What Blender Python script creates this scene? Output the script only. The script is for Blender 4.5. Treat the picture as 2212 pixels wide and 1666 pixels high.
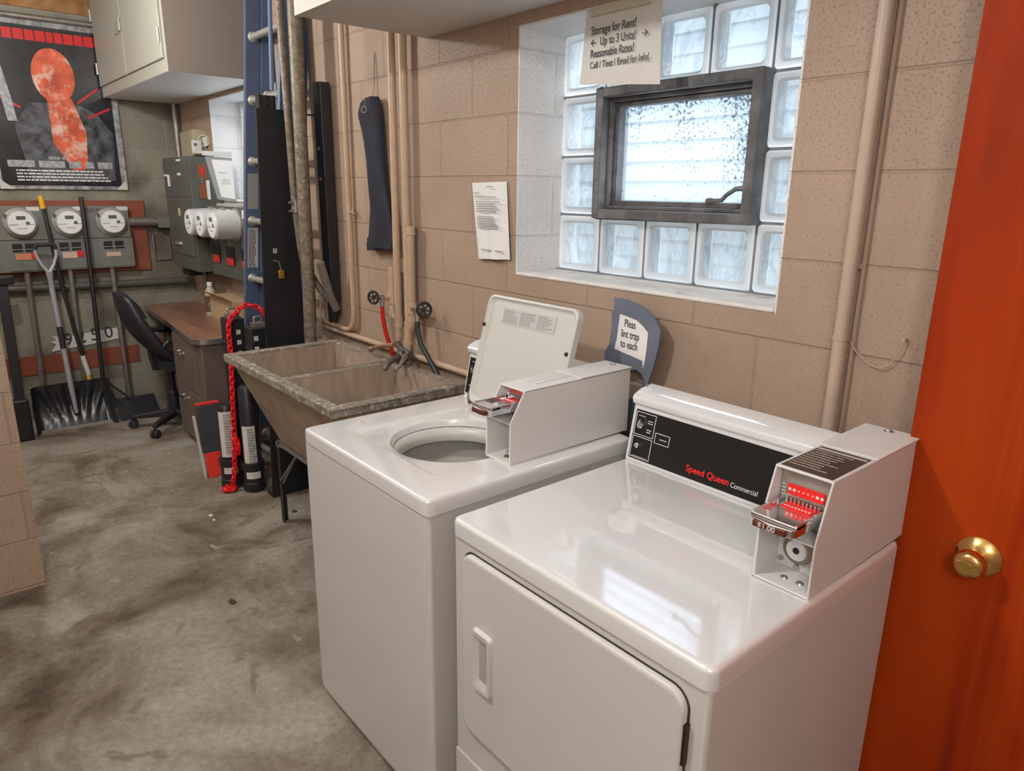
import bpy, bmesh, math, random
from mathutils import Vector, Matrix
for o in list(bpy.data.objects): bpy.data.objects.remove(o)
SC = bpy.context.scene; COL = SC.collection
PI = math.pi
# ------------------------------------------------------------------ camera
cam = bpy.data.cameras.new('camera'); camo = bpy.data.objects.new('camera', cam); COL.objects.link(camo)
cam.sensor_width = 36; cam.lens = 1523.06/2212*36; cam.clip_start = .05
R_ = Vector((.6430441506, .7657408295, .0116276490)); U_ = Vector((-.2106752559, .1622801376, .9639922683)); F_ = Vector((-.7362813028, .6223392474, -.2656759385))
m = Matrix((R_, U_, -F_)).transposed().to_4x4(); m.translation = Vector((.71947, -1.63638, 1.58460)); camo.matrix_world = m
SC.camera = camo
# ------------------------------------------------------------------ sky, lamps, exposure
w = bpy.data.worlds.new('sky'); SC.world = w; w.use_nodes = True
w.node_tree.nodes['Background'].inputs[0].default_value = (.97, .98, 1, 1); w.node_tree.nodes['Background'].inputs[1].default_value = 9.0
SC.view_settings.view_transform = 'Standard'; SC.view_settings.look = 'None'; SC.view_settings.gamma = 1
SC.view_settings.exposure = 0.0
def lamp(name, loc, power, col, size=.06):
    l = bpy.data.lights.new(name, 'POINT'); l.energy = power; l.color = col; l.shadow_soft_size = size
    o = bpy.data.objects.new(name, l); o.location = loc; COL.objects.link(o)
lamp('bulb_or_fill_lamp', (-.62, -1.75, 2.42), 58, (1, .968, .935), .05)
lamp('bulb_or_fill_lamp', (-3.1, -1.35, 2.42), 57, (1, .955, .905), .05)
lamp('bulb_or_fill_lamp', (1.5, -2.3, 2.2), 62, (1, .975, .95), .22)  # added soft fill for the right-facing sides, no fixture stands here
lamp('bulb_or_fill_lamp', (-4.3, -2.3, 2.3), 22, (1, .96, .90), .20)  # added fill that lifts the dim far left end
# daylight entering through the two window openings (portals only guide the sky's own light)
for px, pz, sx, sz in ((-.70, 1.71, 1.0, .8), (-3.75, 1.82, 1.0, .62)):
    l = bpy.data.lights.new('window_portal', 'AREA'); l.shape = 'RECTANGLE'; l.size = sx; l.size_y = sz; l.cycles.is_portal = True
    o = bpy.data.objects.new('window_portal', l); o.location = (px, .33, pz); o.rotation_euler = (-PI/2, 0, 0); COL.objects.link(o)

# ------------------------------------------------------------------ materials
MATS = {}
def nodes(name):
    M = bpy.data.materials.new(name); M.use_nodes = True; nt = M.node_tree; b = nt.nodes['Principled BSDF']; MATS[name] = M
    return M, nt, b
def lk(nt, a, b): nt.links.new(a, b)
def N(nt, t, **k):
    n = nt.nodes.new(t)
    for a, v in k.items(): setattr(n, a, v)
    return n
def pos(nt): return N(nt, 'ShaderNodeNewGeometry').outputs['Position']
def mat(name, col, rough=.5, metal=0, var=0, vscale=8, bump=0, bscale=60, dirt=None, dscale=4, dthr=(.5, .7), coat=0, spec=.5, stretch=None):
    M, nt, b = nodes(name)
    b.inputs['Roughness'].default_value = rough; b.inputs['Metallic'].default_value = metal
    b.inputs['Coat Weight'].default_value = coat; b.inputs['Coat Roughness'].default_value = .08
    b.inputs['Specular IOR Level'].default_value = spec
    P = pos(nt)
    if stretch:
        mp = N(nt, 'ShaderNodeVectorMath', operation='MULTIPLY'); lk(nt, P, mp.inputs[0]); mp.inputs[1].default_value = stretch; P = mp.outputs[0]
    base = None
    if var:
        n = N(nt, 'ShaderNodeTexNoise'); n.inputs['Scale'].default_value = vscale; n.inputs['Detail'].default_value = 6; lk(nt, P, n.inputs['Vector'])
        r = N(nt, 'ShaderNodeMapRange'); r.inputs[1].default_value = .3; r.inputs[2].default_value = .7; r.inputs[3].default_value = 1-var; r.inputs[4].default_value = 1+var
        lk(nt, n.outputs[0], r.inputs[0])
        mx = N(nt, 'ShaderNodeVectorMath', operation='SCALE'); mx.inputs[0].default_value = col[:3]; lk(nt, r.outputs[0], mx.inputs['Scale']); base = mx.outputs[0]
    if dirt:
        n = N(nt, 'ShaderNodeTexNoise'); n.inputs['Scale'].default_value = dscale; n.inputs['Detail'].default_value = 8; n.inputs['Roughness'].default_value = .65; lk(nt, P, n.inputs['Vector'])
        r = N(nt, 'ShaderNodeMapRange'); r.inputs[1].default_value = dthr[0]; r.inputs[2].default_value = dthr[1]; lk(nt, n.outputs[0], r.inputs[0])
        mx = N(nt, 'ShaderNodeMix', data_type='RGBA'); lk(nt, r.outputs[0], mx.inputs[0])
        if base: lk(nt, base, mx.inputs[6])
        else: mx.inputs[6].default_value = (*col[:3], 1)
        mx.inputs[7].default_value = (*dirt, 1); base = mx.outputs[2]
    if base: lk(nt, base, b.inputs['Base Color'])
    else: b.inputs['Base Color'].default_value = (*col[:3], 1)
    if bump:
        n = N(nt, 'ShaderNodeTexNoise'); n.inputs['Scale'].default_value = bscale; n.inputs['Detail'].default_value = 4; lk(nt, P, n.inputs['Vector'])
        bp = N(nt, 'ShaderNodeBump'); bp.inputs['Strength'].default_value = bump; bp.inputs['Distance'].default_value = .004; lk(nt, n.outputs[0], bp.inputs['Height']); lk(nt, bp.outputs[0], b.inputs['Normal'])
    return M
def block_mat(name, col, col2, mortar, xo=.238, zo=.009, dirt=None, dthr=(.58, .75)):
    M, nt, b = nodes(name); b.inputs['Roughness'].default_value = .55; b.inputs['Specular IOR Level'].default_value = .35
    g = N(nt, 'ShaderNodeNewGeometry'); sp = N(nt, 'ShaderNodeSeparateXYZ'); sn = N(nt, 'ShaderNodeSeparateXYZ'); lk(nt, g.outputs['Position'], sp.inputs[0]); lk(nt, g.outputs['True Normal'], sn.inputs[0])
    ab = N(nt, 'ShaderNodeMath', operation='ABSOLUTE'); lk(nt, sn.outputs[0], ab.inputs[0])
    gt = N(nt, 'ShaderNodeMath', operation='GREATER_THAN'); gt.inputs[1].default_value = .5; lk(nt, ab.outputs[0], gt.inputs[0])
    mx = N(nt, 'ShaderNodeMix'); lk(nt, gt.outputs[0], mx.inputs[0]); lk(nt, sp.outputs[0], mx.inputs[2]); lk(nt, sp.outputs[1], mx.inputs[3])
    a1 = N(nt, 'ShaderNodeMath', operation='ADD'); a1.inputs[1].default_value = xo; lk(nt, mx.outputs[0], a1.inputs[0])
    a2 = N(nt, 'ShaderNodeMath', operation='SUBTRACT'); a2.inputs[1].default_value = zo; lk(nt, sp.outputs[2], a2.inputs[0])
    cb = N(nt, 'ShaderNodeCombineXYZ'); lk(nt, a1.outputs[0], cb.inputs[0]); lk(nt, a2.outputs[0], cb.inputs[1])
    br = N(nt, 'ShaderNodeTexBrick'); lk(nt, cb.outputs[0], br.inputs['Vector'])
    for k, v in (('Scale', 1), ('Mortar Size', .0045), ('Mortar Smooth', .5), ('Brick Width', .4064), ('Row Height', .2032), ('Bias', 0)): br.inputs[k].default_value = v
    br.inputs['Color1'].default_value = (*col, 1); br.inputs['Color2'].default_value = (*col2, 1); br.inputs['Mortar'].default_value = (*mortar, 1)
    base = br.outputs['Color']
    n = N(nt, 'ShaderNodeTexNoise'); n.inputs['Scale'].default_value = 2.2; n.inputs['Detail'].default_value = 5; lk(nt, g.outputs['Position'], n.inputs['Vector'])
    r = N(nt, 'ShaderNodeMapRange'); r.inputs[1].default_value = .3; r.inputs[2].default_value = .7; r.inputs[3].default_value = .88; r.inputs[4].default_value = 1.1; lk(nt, n.outputs[0], r.inputs[0])
    sc = N(nt, 'ShaderNodeVectorMath', operation='SCALE'); lk(nt, base, sc.inputs[0]); lk(nt, r.outputs[0], sc.inputs['Scale']); base = sc.outputs[0]
    # pits of the porous block
    pn = N(nt, 'ShaderNodeTexNoise'); pn.inputs['Scale'].default_value = 150; pn.inputs['Detail'].default_value = 3; lk(nt, g.outputs['Position'], pn.inputs['Vector'])
    pr = N(nt, 'ShaderNodeMapRange'); pr.inputs[1].default_value = .26; pr.inputs[2].default_value = .44; pr.inputs[3].default_value = 0; pr.inputs[4].default_value = 1; lk(nt, pn.outputs[0], pr.inputs[0])
    pc = N(nt, 'ShaderNodeMapRange'); pc.inputs[3].default_value = .72; pc.inputs[4].default_value = 1; lk(nt, pr.outputs[0], pc.inputs[0])
    s2 = N(nt, 'ShaderNodeVectorMath', operation='SCALE'); lk(nt, base, s2.inputs[0]); lk(nt, pc.outputs[0], s2.inputs['Scale']); base = s2.outputs[0]
    if dirt:
        n = N(nt, 'ShaderNodeTexNoise'); n.inputs['Scale'].default_value = 3.5; n.inputs['Detail'].default_value = 8; lk(nt, g.outputs['Position'], n.inputs['Vector'])
        r = N(nt, 'ShaderNodeMapRange'); r.inputs[1].default_value = dthr[0]; r.inputs[2].default_value = dthr[1]; lk(nt, n.outputs[0], r.inputs[0])
        x = N(nt, 'ShaderNodeMix', data_type='RGBA'); lk(nt, r.outputs[0], x.inputs[0]); lk(nt, base, x.inputs[6]); x.inputs[7].default_value = (*dirt, 1); base = x.outputs[2]
    lk(nt, base, b.inputs['Base Color'])
    iv = N(nt, 'ShaderNodeMath', operation='MULTIPLY_ADD'); iv.inputs[1].default_value = -1.6; iv.inputs[2].default_value = 1; lk(nt, br.outputs['Fac'], iv.inputs[0])
    ad = N(nt, 'ShaderNodeMath', operation='MULTIPLY_ADD'); lk(nt, pr.outputs[0], ad.inputs[0]); ad.inputs[1].default_value = .45; lk(nt, iv.outputs[0], ad.inputs[2])
    bp = N(nt, 'ShaderNodeBump'); bp.inputs['Strength'].default_value = .55; bp.inputs['Distance'].default_value = .005; lk(nt, ad.outputs[0], bp.inputs['Height']); lk(nt, bp.outputs[0], b.inputs['Normal'])
    return M
M_BLOCK = block_mat('tan_painted_block', (.410, .305, .228), (.385, .286, .213), (.36, .265, .195))
M_FAR = block_mat('grey_painted_block', (.30, .29, .235), (.24, .225, .18), (.33, .32, .27), xo=.1, dirt=(.12, .10, .075), dthr=(.5, .72))
M_JAMB = block_mat('white_block', (.78, .77, .76), (.76, .75, .74), (.70, .69, .68))  # whiter than the tan wall blocks
M_SILLM = mat('worn_sill_paint', (.72, .71, .68), .7, var=.12, vscale=14, bump=.5, bscale=40, dirt=(.32, .30, .27), dscale=9, dthr=(.56, .74))
def floor_mat():
    M, nt, b = nodes('stained_concrete'); P = pos(nt); b.inputs['Roughness'].default_value = .62; b.inputs['Specular IOR Level'].default_value = .3
    def nz(s, d=8, ro=.6, ds=0):
        n = N(nt, 'ShaderNodeTexNoise'); n.inputs['Scale'].default_value = s; n.inputs['Detail'].default_value = d; n.inputs['Roughness'].default_value = ro; n.inputs['Distortion'].default_value = ds; lk(nt, P, n.inputs['Vector']); return n.outputs[0]
    rp = N(nt, 'ShaderNodeValToRGB'); lk(nt, nz(2.3, 10, .62, .6), rp.inputs[0]); e = rp.color_ramp.elements
    e[0].position = .34; e[0].color = (.095, .070, .048, 1); e[1].position = .64; e[1].color = (.33, .305, .258, 1)
    x = e.new(.45); x.color = (.185, .152, .114, 1); x = e.new(.53); x.color = (.250, .222, .178, 1)
    mx = N(nt, 'ShaderNodeMix', data_type='RGBA', blend_type='MULTIPLY'); lk(nt, rp.outputs[0], mx.inputs[6])
    r = N(nt, 'ShaderNodeMapRange'); r.inputs[1].default_value = .3; r.inputs[2].default_value = .7; r.inputs[3].default_value = .62; r.inputs[4].default_value = 1.32; lk(nt, nz(38, 8, .85), r.inputs[0])
    mx.inputs[0].default_value = 1; lk(nt, r.outputs[0], mx.inputs[7])
    r2 = N(nt, 'ShaderNodeMapRange'); r2.inputs[1].default_value = .60; r2.inputs[2].default_value = .68; lk(nt, nz(4.3, 7, .55, 1.2), r2.inputs[0])
    sc_ = N(nt, 'ShaderNodeMath', operation='MULTIPLY'); lk(nt, r2.outputs[0], sc_.inputs[0]); sc_.inputs[1].default_value = .55
    m2 = N(nt, 'ShaderNodeMix', data_type='RGBA'); lk(nt, sc_.outputs[0], m2.inputs[0]); lk(nt, mx.outputs[2], m2.inputs[6]); m2.inputs[7].default_value = (.10, .066, .038, 1)
    r3 = N(nt, 'ShaderNodeMapRange'); r3.inputs[1].default_value = .68; r3.inputs[2].default_value = .74; r3.inputs[4].default_value = .6; lk(nt, nz(11, 3, .5, .4), r3.inputs[0])
    m3 = N(nt, 'ShaderNodeMix', data_type='RGBA'); lk(nt, r3.outputs[0], m3.inputs[0]); lk(nt, m2.outputs[2], m3.inputs[6]); m3.inputs[7].default_value = (.40, .38, .33, 1)
    lk(nt, m3.outputs[2], b.inputs['Base Color'])
    bp = N(nt, 'ShaderNodeBump'); bp.inputs['Strength'].default_value = .35; bp.inputs['Distance'].default_value = .004; lk(nt, nz(45, 6, .7), bp.inputs['Height']); lk(nt, bp.outputs[0], b.inputs['Normal'])
    return M
M_FLOOR = floor_mat()
def wood_mat(name, dark, mid, light, rough=.35, axis=(9, 9, .55), coat=.3, det=7):
    M, nt, b = nodes(name); P = pos(nt)
    mp = N(nt, 'ShaderNodeVectorMath', operation='MULTIPLY'); lk(nt, P, mp.inputs[0]); mp.inputs[1].default_value = axis
    n = N(nt, 'ShaderNodeTexNoise'); n.inputs['Scale'].default_value = 1.4; n.inputs['Detail'].default_value = det; n.inputs['Distortion'].default_value = .5; lk(nt, mp.outputs[0], n.inputs['Vector'])
    r = N(nt, 'ShaderNodeValToRGB'); lk(nt, n.outputs[0], r.inputs[0]); e = r.color_ramp.elements
    e[0].position = .3; e[0].color = (*dark, 1); e[1].position = .72; e[1].color = (*light, 1); x = e.new(.5); x.color = (*mid, 1)
    lk(nt, r.outputs[0], b.inputs['Base Color']); b.inputs['Roughness'].default_value = rough; b.inputs['Coat Weight'].default_value = coat; b.inputs['Coat Roughness'].default_value = .3; b.inputs['Specular IOR Level'].default_value = .18 if coat == 0 else .5
    return M
M_DOOR = wood_mat('red_orange_stained_wood', (.19, .016, .001), (.36, .034, .001), (.47, .064, .003), .6, (7, 7, .45), .0)
M_DESK = wood_mat('brown_wood_laminate', (.17, .080, .052), (.25, .125, .080), (.33, .185, .12), .35, (1, 9, 9), .2)
M_JOIST = wood_mat('ceiling_wood', (.22, .10, .04), (.32, .17, .07), (.42, .25, .12), .7, (1, 9, 9), 0)
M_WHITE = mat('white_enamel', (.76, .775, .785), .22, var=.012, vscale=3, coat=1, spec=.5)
M_WHITE.node_tree.nodes['Principled BSDF'].inputs['Coat IOR'].default_value = 2.25; M_WHITE.node_tree.nodes['Principled BSDF'].inputs['Coat Roughness'].default_value = .045
M_CASE = mat('grey_white_case_paint', (.68, .675, .665), .36, bump=.06, bscale=600)
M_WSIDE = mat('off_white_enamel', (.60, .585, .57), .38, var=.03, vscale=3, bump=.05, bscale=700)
M_CREAM = mat('cream_plastic', (.56, .565, .53), .35)
M_TUB = mat('grey_tub_plastic', (.42, .41, .37), .4)
M_TUBD = mat('dark_tub_gap', (.03, .028, .02), .6)
M_BLACK = mat('gloss_black_panel', (.010, .010, .011), .35, coat=0, spec=.4)
M_BPLAS = mat('black_plastic', (.018, .019, .022), .42, var=.2, vscale=20)
M_BMATTE = mat('black_corrugated', (.010, .011, .014), .55, var=.3, vscale=10)
M_LEATH = mat('black_leather', (.022, .024, .030), .38, bump=.3, bscale=90)
M_RUBBER = mat('black_rubber', (.02, .02, .02), .7)
M_WPRINT = mat('white_print', (.75, .75, .75), .5)
M_GPRINT = mat('grey_print', (.30, .30, .30), .6)
M_DPRINT = mat('dark_print', (.05, .05, .055), .6)
M_RPRINT = mat('red_print', (.85, .015, .012), .45)
M_PAPER = mat('white_paper', (.78, .78, .77), .8, var=.04, vscale=12)
M_PAPER2 = mat('off_white_paper', (.66, .65, .61), .8, var=.05, vscale=12)  # slightly greyer tone than the other paper
M_CHROME = mat('chrome', (.75, .75, .77), .12, 1)
M_STEEL = mat('brushed_steel', (.55, .55, .55), .35, 1)
M_BRASS = mat('polished_brass', (.83, .56, .20), .13, 1)
M_OLDBRASS = mat('old_brass', (.45, .30, .07), .4, .8)
M_REDPL = mat('red_plastic', (.62, .035, .03), .35)
M_DRED = mat('dark_red_metal', (.16, .045, .03), .3, .6)
M_CHAINR = mat('red_chain_plastic', (.85, .012, .018), .3)
M_REDHOSE = mat('red_hose', (.55, .012, .01), .4)
M_GRNHOSE = mat('dark_green_hose', (.025, .04, .04), .4)
M_PIPE = mat('tan_painted_pipe', (.50, .36, .25), .42, var=.08, vscale=20)
M_PIPER = mat('tan_painted_pole', (.47, .37, .29), .42, var=.04, vscale=10)
M_COPPER = mat('tarnished_copper', (.36, .22, .14), .45, .5, dirt=(.5, .45, .38), dscale=50, dthr=(.55, .65))
M_CONC = mat('tub_concrete', (.37, .285, .215), .75, var=.16, vscale=7, bump=.6, bscale=60, dirt=(.45, .38, .30), dscale=5, dthr=(.6, .85))
M_CONCRIM = mat('worn_tub_rim', (.22, .19, .155), .7, var=.4, vscale=45, bump=.8, bscale=70, dirt=(.50, .47, .42), dscale=40, dthr=(.55, .66))
M_CONCIN = mat('tub_inside', (.34, .265, .20), .6, var=.18, vscale=9, bump=.5, bscale=50, dirt=(.52, .43, .33), dscale=12, dthr=(.62, .72), stretch=(3, 3, .8))
M_RUSTP = mat('galvanised_rusty_pipe', (.20, .165, .125), .55, .35, var=.35, vscale=40, bump=.3, bscale=120, dirt=(.42, .39, .33), dscale=60, dthr=(.58, .66))
M_GALV = mat('galvanised_steel', (.30, .28, .26), .45, .7, var=.2, vscale=30)
M_LADDER = mat('blue_fibreglass', (.075, .105, .185), .42, var=.08, vscale=6)
M_LADDERB = mat('light_blue_fibreglass', (.14, .21, .34), .42)
M_ALU = mat('aluminium', (.42, .41, .38), .45, .6, var=.15, vscale=40)
M_PANELG = mat('grey_electrical_box', (.095, .10, .088), .42, var=.12, vscale=9, spec=.4)
M_METERG = mat('grey_meter_box', (.165, .18, .165), .42, var=.12, vscale=9, dirt=(.24, .23, .19), dscale=3)
M_METERW = mat('meter_face_white', (.80, .82, .84), .35)
M_METERGL = mat('meter_glass_rim', (.45, .47, .47), .2, coat=.6)
M_LCD = mat('lcd_grey', (.10, .12, .11), .3)
M_SLOT = mat('dark_slots', (.012, .012, .014), .5)
M_TAGO = mat('orange_tag', (.62, .24, .13), .6)
M_TAGP = mat('pinkish_tag', (.62, .42, .36), .6)
M_REDBD = mat('red_brown_board', (.24, .065, .035), .6, var=.2, vscale=6)
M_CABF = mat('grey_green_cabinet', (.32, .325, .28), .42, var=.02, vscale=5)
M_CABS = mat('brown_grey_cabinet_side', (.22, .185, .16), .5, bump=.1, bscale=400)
M_CABB = mat('window_lit_underside', (.80, .80, .79), .45, var=.04, vscale=5)  # paler than the doors: window light from below put into the colour
M_SOFFIT = mat('soffit_paint', (.66, .63, .61), .6, var=.03, vscale=3)
M_SOFFITF = mat('soffit_white', (.62, .61, .56), .6)
M_PED = mat('brown_steel_drawers', (.155, .118, .098), .38, var=.05, vscale=4)
M_CARD = mat('cardboard', (.45, .32, .185), .8, var=.08, vscale=10)
M_NAVY = mat('navy_cloth', (.016, .018, .030), .85, var=.25, vscale=14, bump=.6, bscale=160)
M_SLATE = mat('slate_blue_felt', (.135, .155, .205), .8, var=.12, vscale=12)
M_BOTTLE = mat('bottle_cream', (.42, .41, .33), .4)
M_BOTLAB = mat('bottle_brown_label', (.11, .065, .04), .5, dirt=(.4, .3, .2), dscale=30, dthr=(.55, .62))
M_YEL = mat('yellow_grip', (.70, .40, .02), .45)
M_GREYSH = mat('grey_shaft', (.36, .37, .40), .35, .2)
M_SHOVEL = mat('black_shovel_plastic', (.022, .023, .026), .28)
M_WFRAME = mat('aged_grey_window_frame', (.105, .105, .108), .5, .1, var=.3, vscale=25, dirt=(.24, .24, .245), dscale=8, dthr=(.5, .75))
M_MORTG = mat('grey_block_joint', (.20, .21, .22), .8)
M_SIDING = mat('pale_blue_siding', (.27, .36, .43), .5)
M_GROUND = mat('outside_ground', (.55, .55, .53), .9)
M_CORNERW = mat('white_tape', (.6, .6, .56), .7)
M_PLASTW = mat('plastic_wrap_edge', (.30, .31, .32), .2, var=.5, vscale=30, coat=.6)
M_POSTK = mat('poster_black', (.018, .019, .022), .25, coat=.4, var=.5, vscale=9)
M_POSTR = mat('poster_red', (.60, .02, .02), .3)
M_POSTO = mat('poster_orange', (.62, .11, .05), .3, var=.35, vscale=14, dirt=(.70, .50, .40), dscale=9, dthr=(.5, .62))
M_POSTS = mat('poster_silver', (.35, .36, .38), .3, var=.4, vscale=40)
M_POSTG = mat('poster_grey', (.075, .08, .09), .3, var=.8, vscale=18)
M_GOLDP = mat('clipboard_brown', (.22, .075, .035), .4)
M_WOODTAN = mat('beige_wall_box', (.42, .38, .26), .6, var=.04)
def glass_block_mat():
    M, nt, b = nodes('wavy_glass_block'); nt.nodes.remove(b); out = nt.nodes['Material Output']; P = pos(nt)
    mp = N(nt, 'ShaderNodeVectorMath', operation='MULTIPLY'); lk(nt, P, mp.inputs[0]); mp.inputs[1].default_value = (1, 1, .42)
    n = N(nt, 'ShaderNodeTexNoise'); n.inputs['Scale'].default_value = 17; n.inputs['Detail'].default_value = 1.5; n.inputs['Distortion'].default_value = 1.6; lk(nt, mp.outputs[0], n.inputs['Vector'])
    rp = N(nt, 'ShaderNodeValToRGB'); lk(nt, n.outputs[0], rp.inputs[0]); e = rp.color_ramp.elements
    e[0].position = .36; e[0].color = (.66, .69, .73, 1); e[1].position = .62; e[1].color = (.93, .94, .94, 1); x = e.new(.45); x.color = (.90, .91, .91, 1); x = e.new(.50); x.color = (.72, .74, .77, 1); x = e.new(.54); x.color = (.92, .92, .92, 1)
    t = N(nt, 'ShaderNodeBsdfTranslucent'); lk(nt, rp.outputs[0], t.inputs[0]); tr = N(nt, 'ShaderNodeBsdfTransparent'); tr.inputs[0].default_value = (.9, .93, .95, 1)
    gl = N(nt, 'ShaderNodeBsdfGlossy'); gl.inputs['Roughness'].default_value = .12
    bp = N(nt, 'ShaderNodeBump'); bp.inputs['Strength'].default_value = .6; bp.inputs['Distance'].default_value = .01; lk(nt, n.outputs[0], bp.inputs['Height']); lk(nt, bp.outputs[0], gl.inputs['Normal'])
    m1 = N(nt, 'ShaderNodeMixShader'); m1.inputs[0].default_value = .26; lk(nt, t.outputs[0], m1.inputs[1]); lk(nt, tr.outputs[0], m1.inputs[2])
    m2 = N(nt, 'ShaderNodeMixShader'); m2.inputs[0].default_value = .07; lk(nt, m1.outputs[0], m2.inputs[1]); lk(nt, gl.outputs[0], m2.inputs[2]); lk(nt, m2.outputs[0], out.inputs[0])
    return M
M_GBLOCK = glass_block_mat()
def simple_shader(name, col, kind):
    M, nt, b = nodes(name); nt.nodes.remove(b); out = nt.nodes['Material Output']
    s = N(nt, kind); s.inputs[0].default_value = (*col, 1); lk(nt, s.outputs[0], out.inputs[0]); return M
M_GBACK = simple_shader('glass_block_back', (.92, .95, .96), 'ShaderNodeBsdfTransparent')
M_GRIM = mat('glass_block_rim', (.85, .88, .90), .25)
def rim_mat():
    M, nt, b = nodes('glass_block_edge'); nt.nodes.remove(b); out = nt.nodes['Material Output']
    t = N(nt, 'ShaderNodeBsdfTranslucent'); t.inputs[0].default_value = (.97, .97, .97, 1); d = N(nt, 'ShaderNodeBsdfDiffuse'); d.inputs[0].default_value = (.85, .87, .88, 1)
    m1 = N(nt, 'ShaderNodeMixShader'); m1.inputs[0].default_value = .35; lk(nt, t.outputs[0], m1.inputs[1]); lk(nt, d.outputs[0], m1.inputs[2]); lk(nt, m1.outputs[0], out.inputs[0]); return M
M_GRIM = rim_mat()
def pane_mat():
    M, nt, b = nodes('speckled_window_glass'); out = nt.nodes['Material Output']; P = pos(nt)
    b.inputs['Base Color'].default_value = (.10, .11, .13, 1); b.inputs['Roughness'].default_value = .7
    n = N(nt, 'ShaderNodeTexNoise'); n.inputs['Scale'].default_value = 125; n.inputs['Detail'].default_value = 4; n.inputs['Roughness'].default_value = .7; lk(nt, P, n.inputs['Vector'])
    n2 = N(nt, 'ShaderNodeTexNoise'); n2.inputs['Scale'].default_value = 7; n2.inputs['Detail'].default_value = 3; lk(nt, P, n2.inputs['Vector'])
    s = N(nt, 'ShaderNodeSeparateXYZ'); lk(nt, P, s.inputs[0])
    gz = N(nt, 'ShaderNodeMapRange'); gz.inputs[1].default_value = 1.70; gz.inputs[2].default_value = 1.85; gz.inputs[3].default_value = 0; gz.inputs[4].default_value = .075; lk(nt, s.outputs[2], gz.inputs[0])
    gx = N(nt, 'ShaderNodeMapRange'); gx.inputs[1].default_value = -.60; gx.inputs[2].default_value = -.40; gx.inputs[3].default_value = 0; gx.inputs[4].default_value = .06; lk(nt, s.outputs[0], gx.inputs[0])
    a = N(nt, 'ShaderNodeMath', operation='ADD'); lk(nt, gz.outputs[0], a.inputs[0]); lk(nt, gx.outputs[0], a.inputs[1])
    a2 = N(nt, 'ShaderNodeMath', operation='MULTIPLY_ADD'); lk(nt, n2.outputs[0], a2.inputs[0]); a2.inputs[1].default_value = .22; lk(nt, a.outputs[0], a2.inputs[2])
    a3 = N(nt, 'ShaderNodeMath', operation='ADD'); lk(nt, n.outputs[0], a3.inputs[0]); lk(nt, a2.outputs[0], a3.inputs[1])
    r = N(nt, 'ShaderNodeMapRange'); r.inputs[1].default_value = .712; r.inputs[2].default_value = .775; r.inputs[3].default_value = 0; r.inputs[4].default_value = .85; lk(nt, a3.outputs[0], r.inputs[0])
    tr = N(nt, 'ShaderNodeBsdfTransparent'); tr.inputs[0].default_value = (.93, .96, 1, 1)
    tl = N(nt, 'ShaderNodeBsdfTranslucent'); tl.inputs[0].default_value = (.8, .86, .93, 1)
    mm = N(nt, 'ShaderNodeMixShader'); mm.inputs[0].default_value = .25; lk(nt, tr.outputs[0], mm.inputs[1]); lk(nt, tl.outputs[0], mm.inputs[2])
    ms = N(nt, 'ShaderNodeMixShader'); lk(nt, r.outputs[0], ms.inputs[0]); lk(nt, mm.outputs[0], ms.inputs[1]); lk(nt, b.outputs[0], ms.inputs[2]); lk(nt, ms.outputs[0], out.inputs[0])
    return M
M_PANE = pane_mat()

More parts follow.
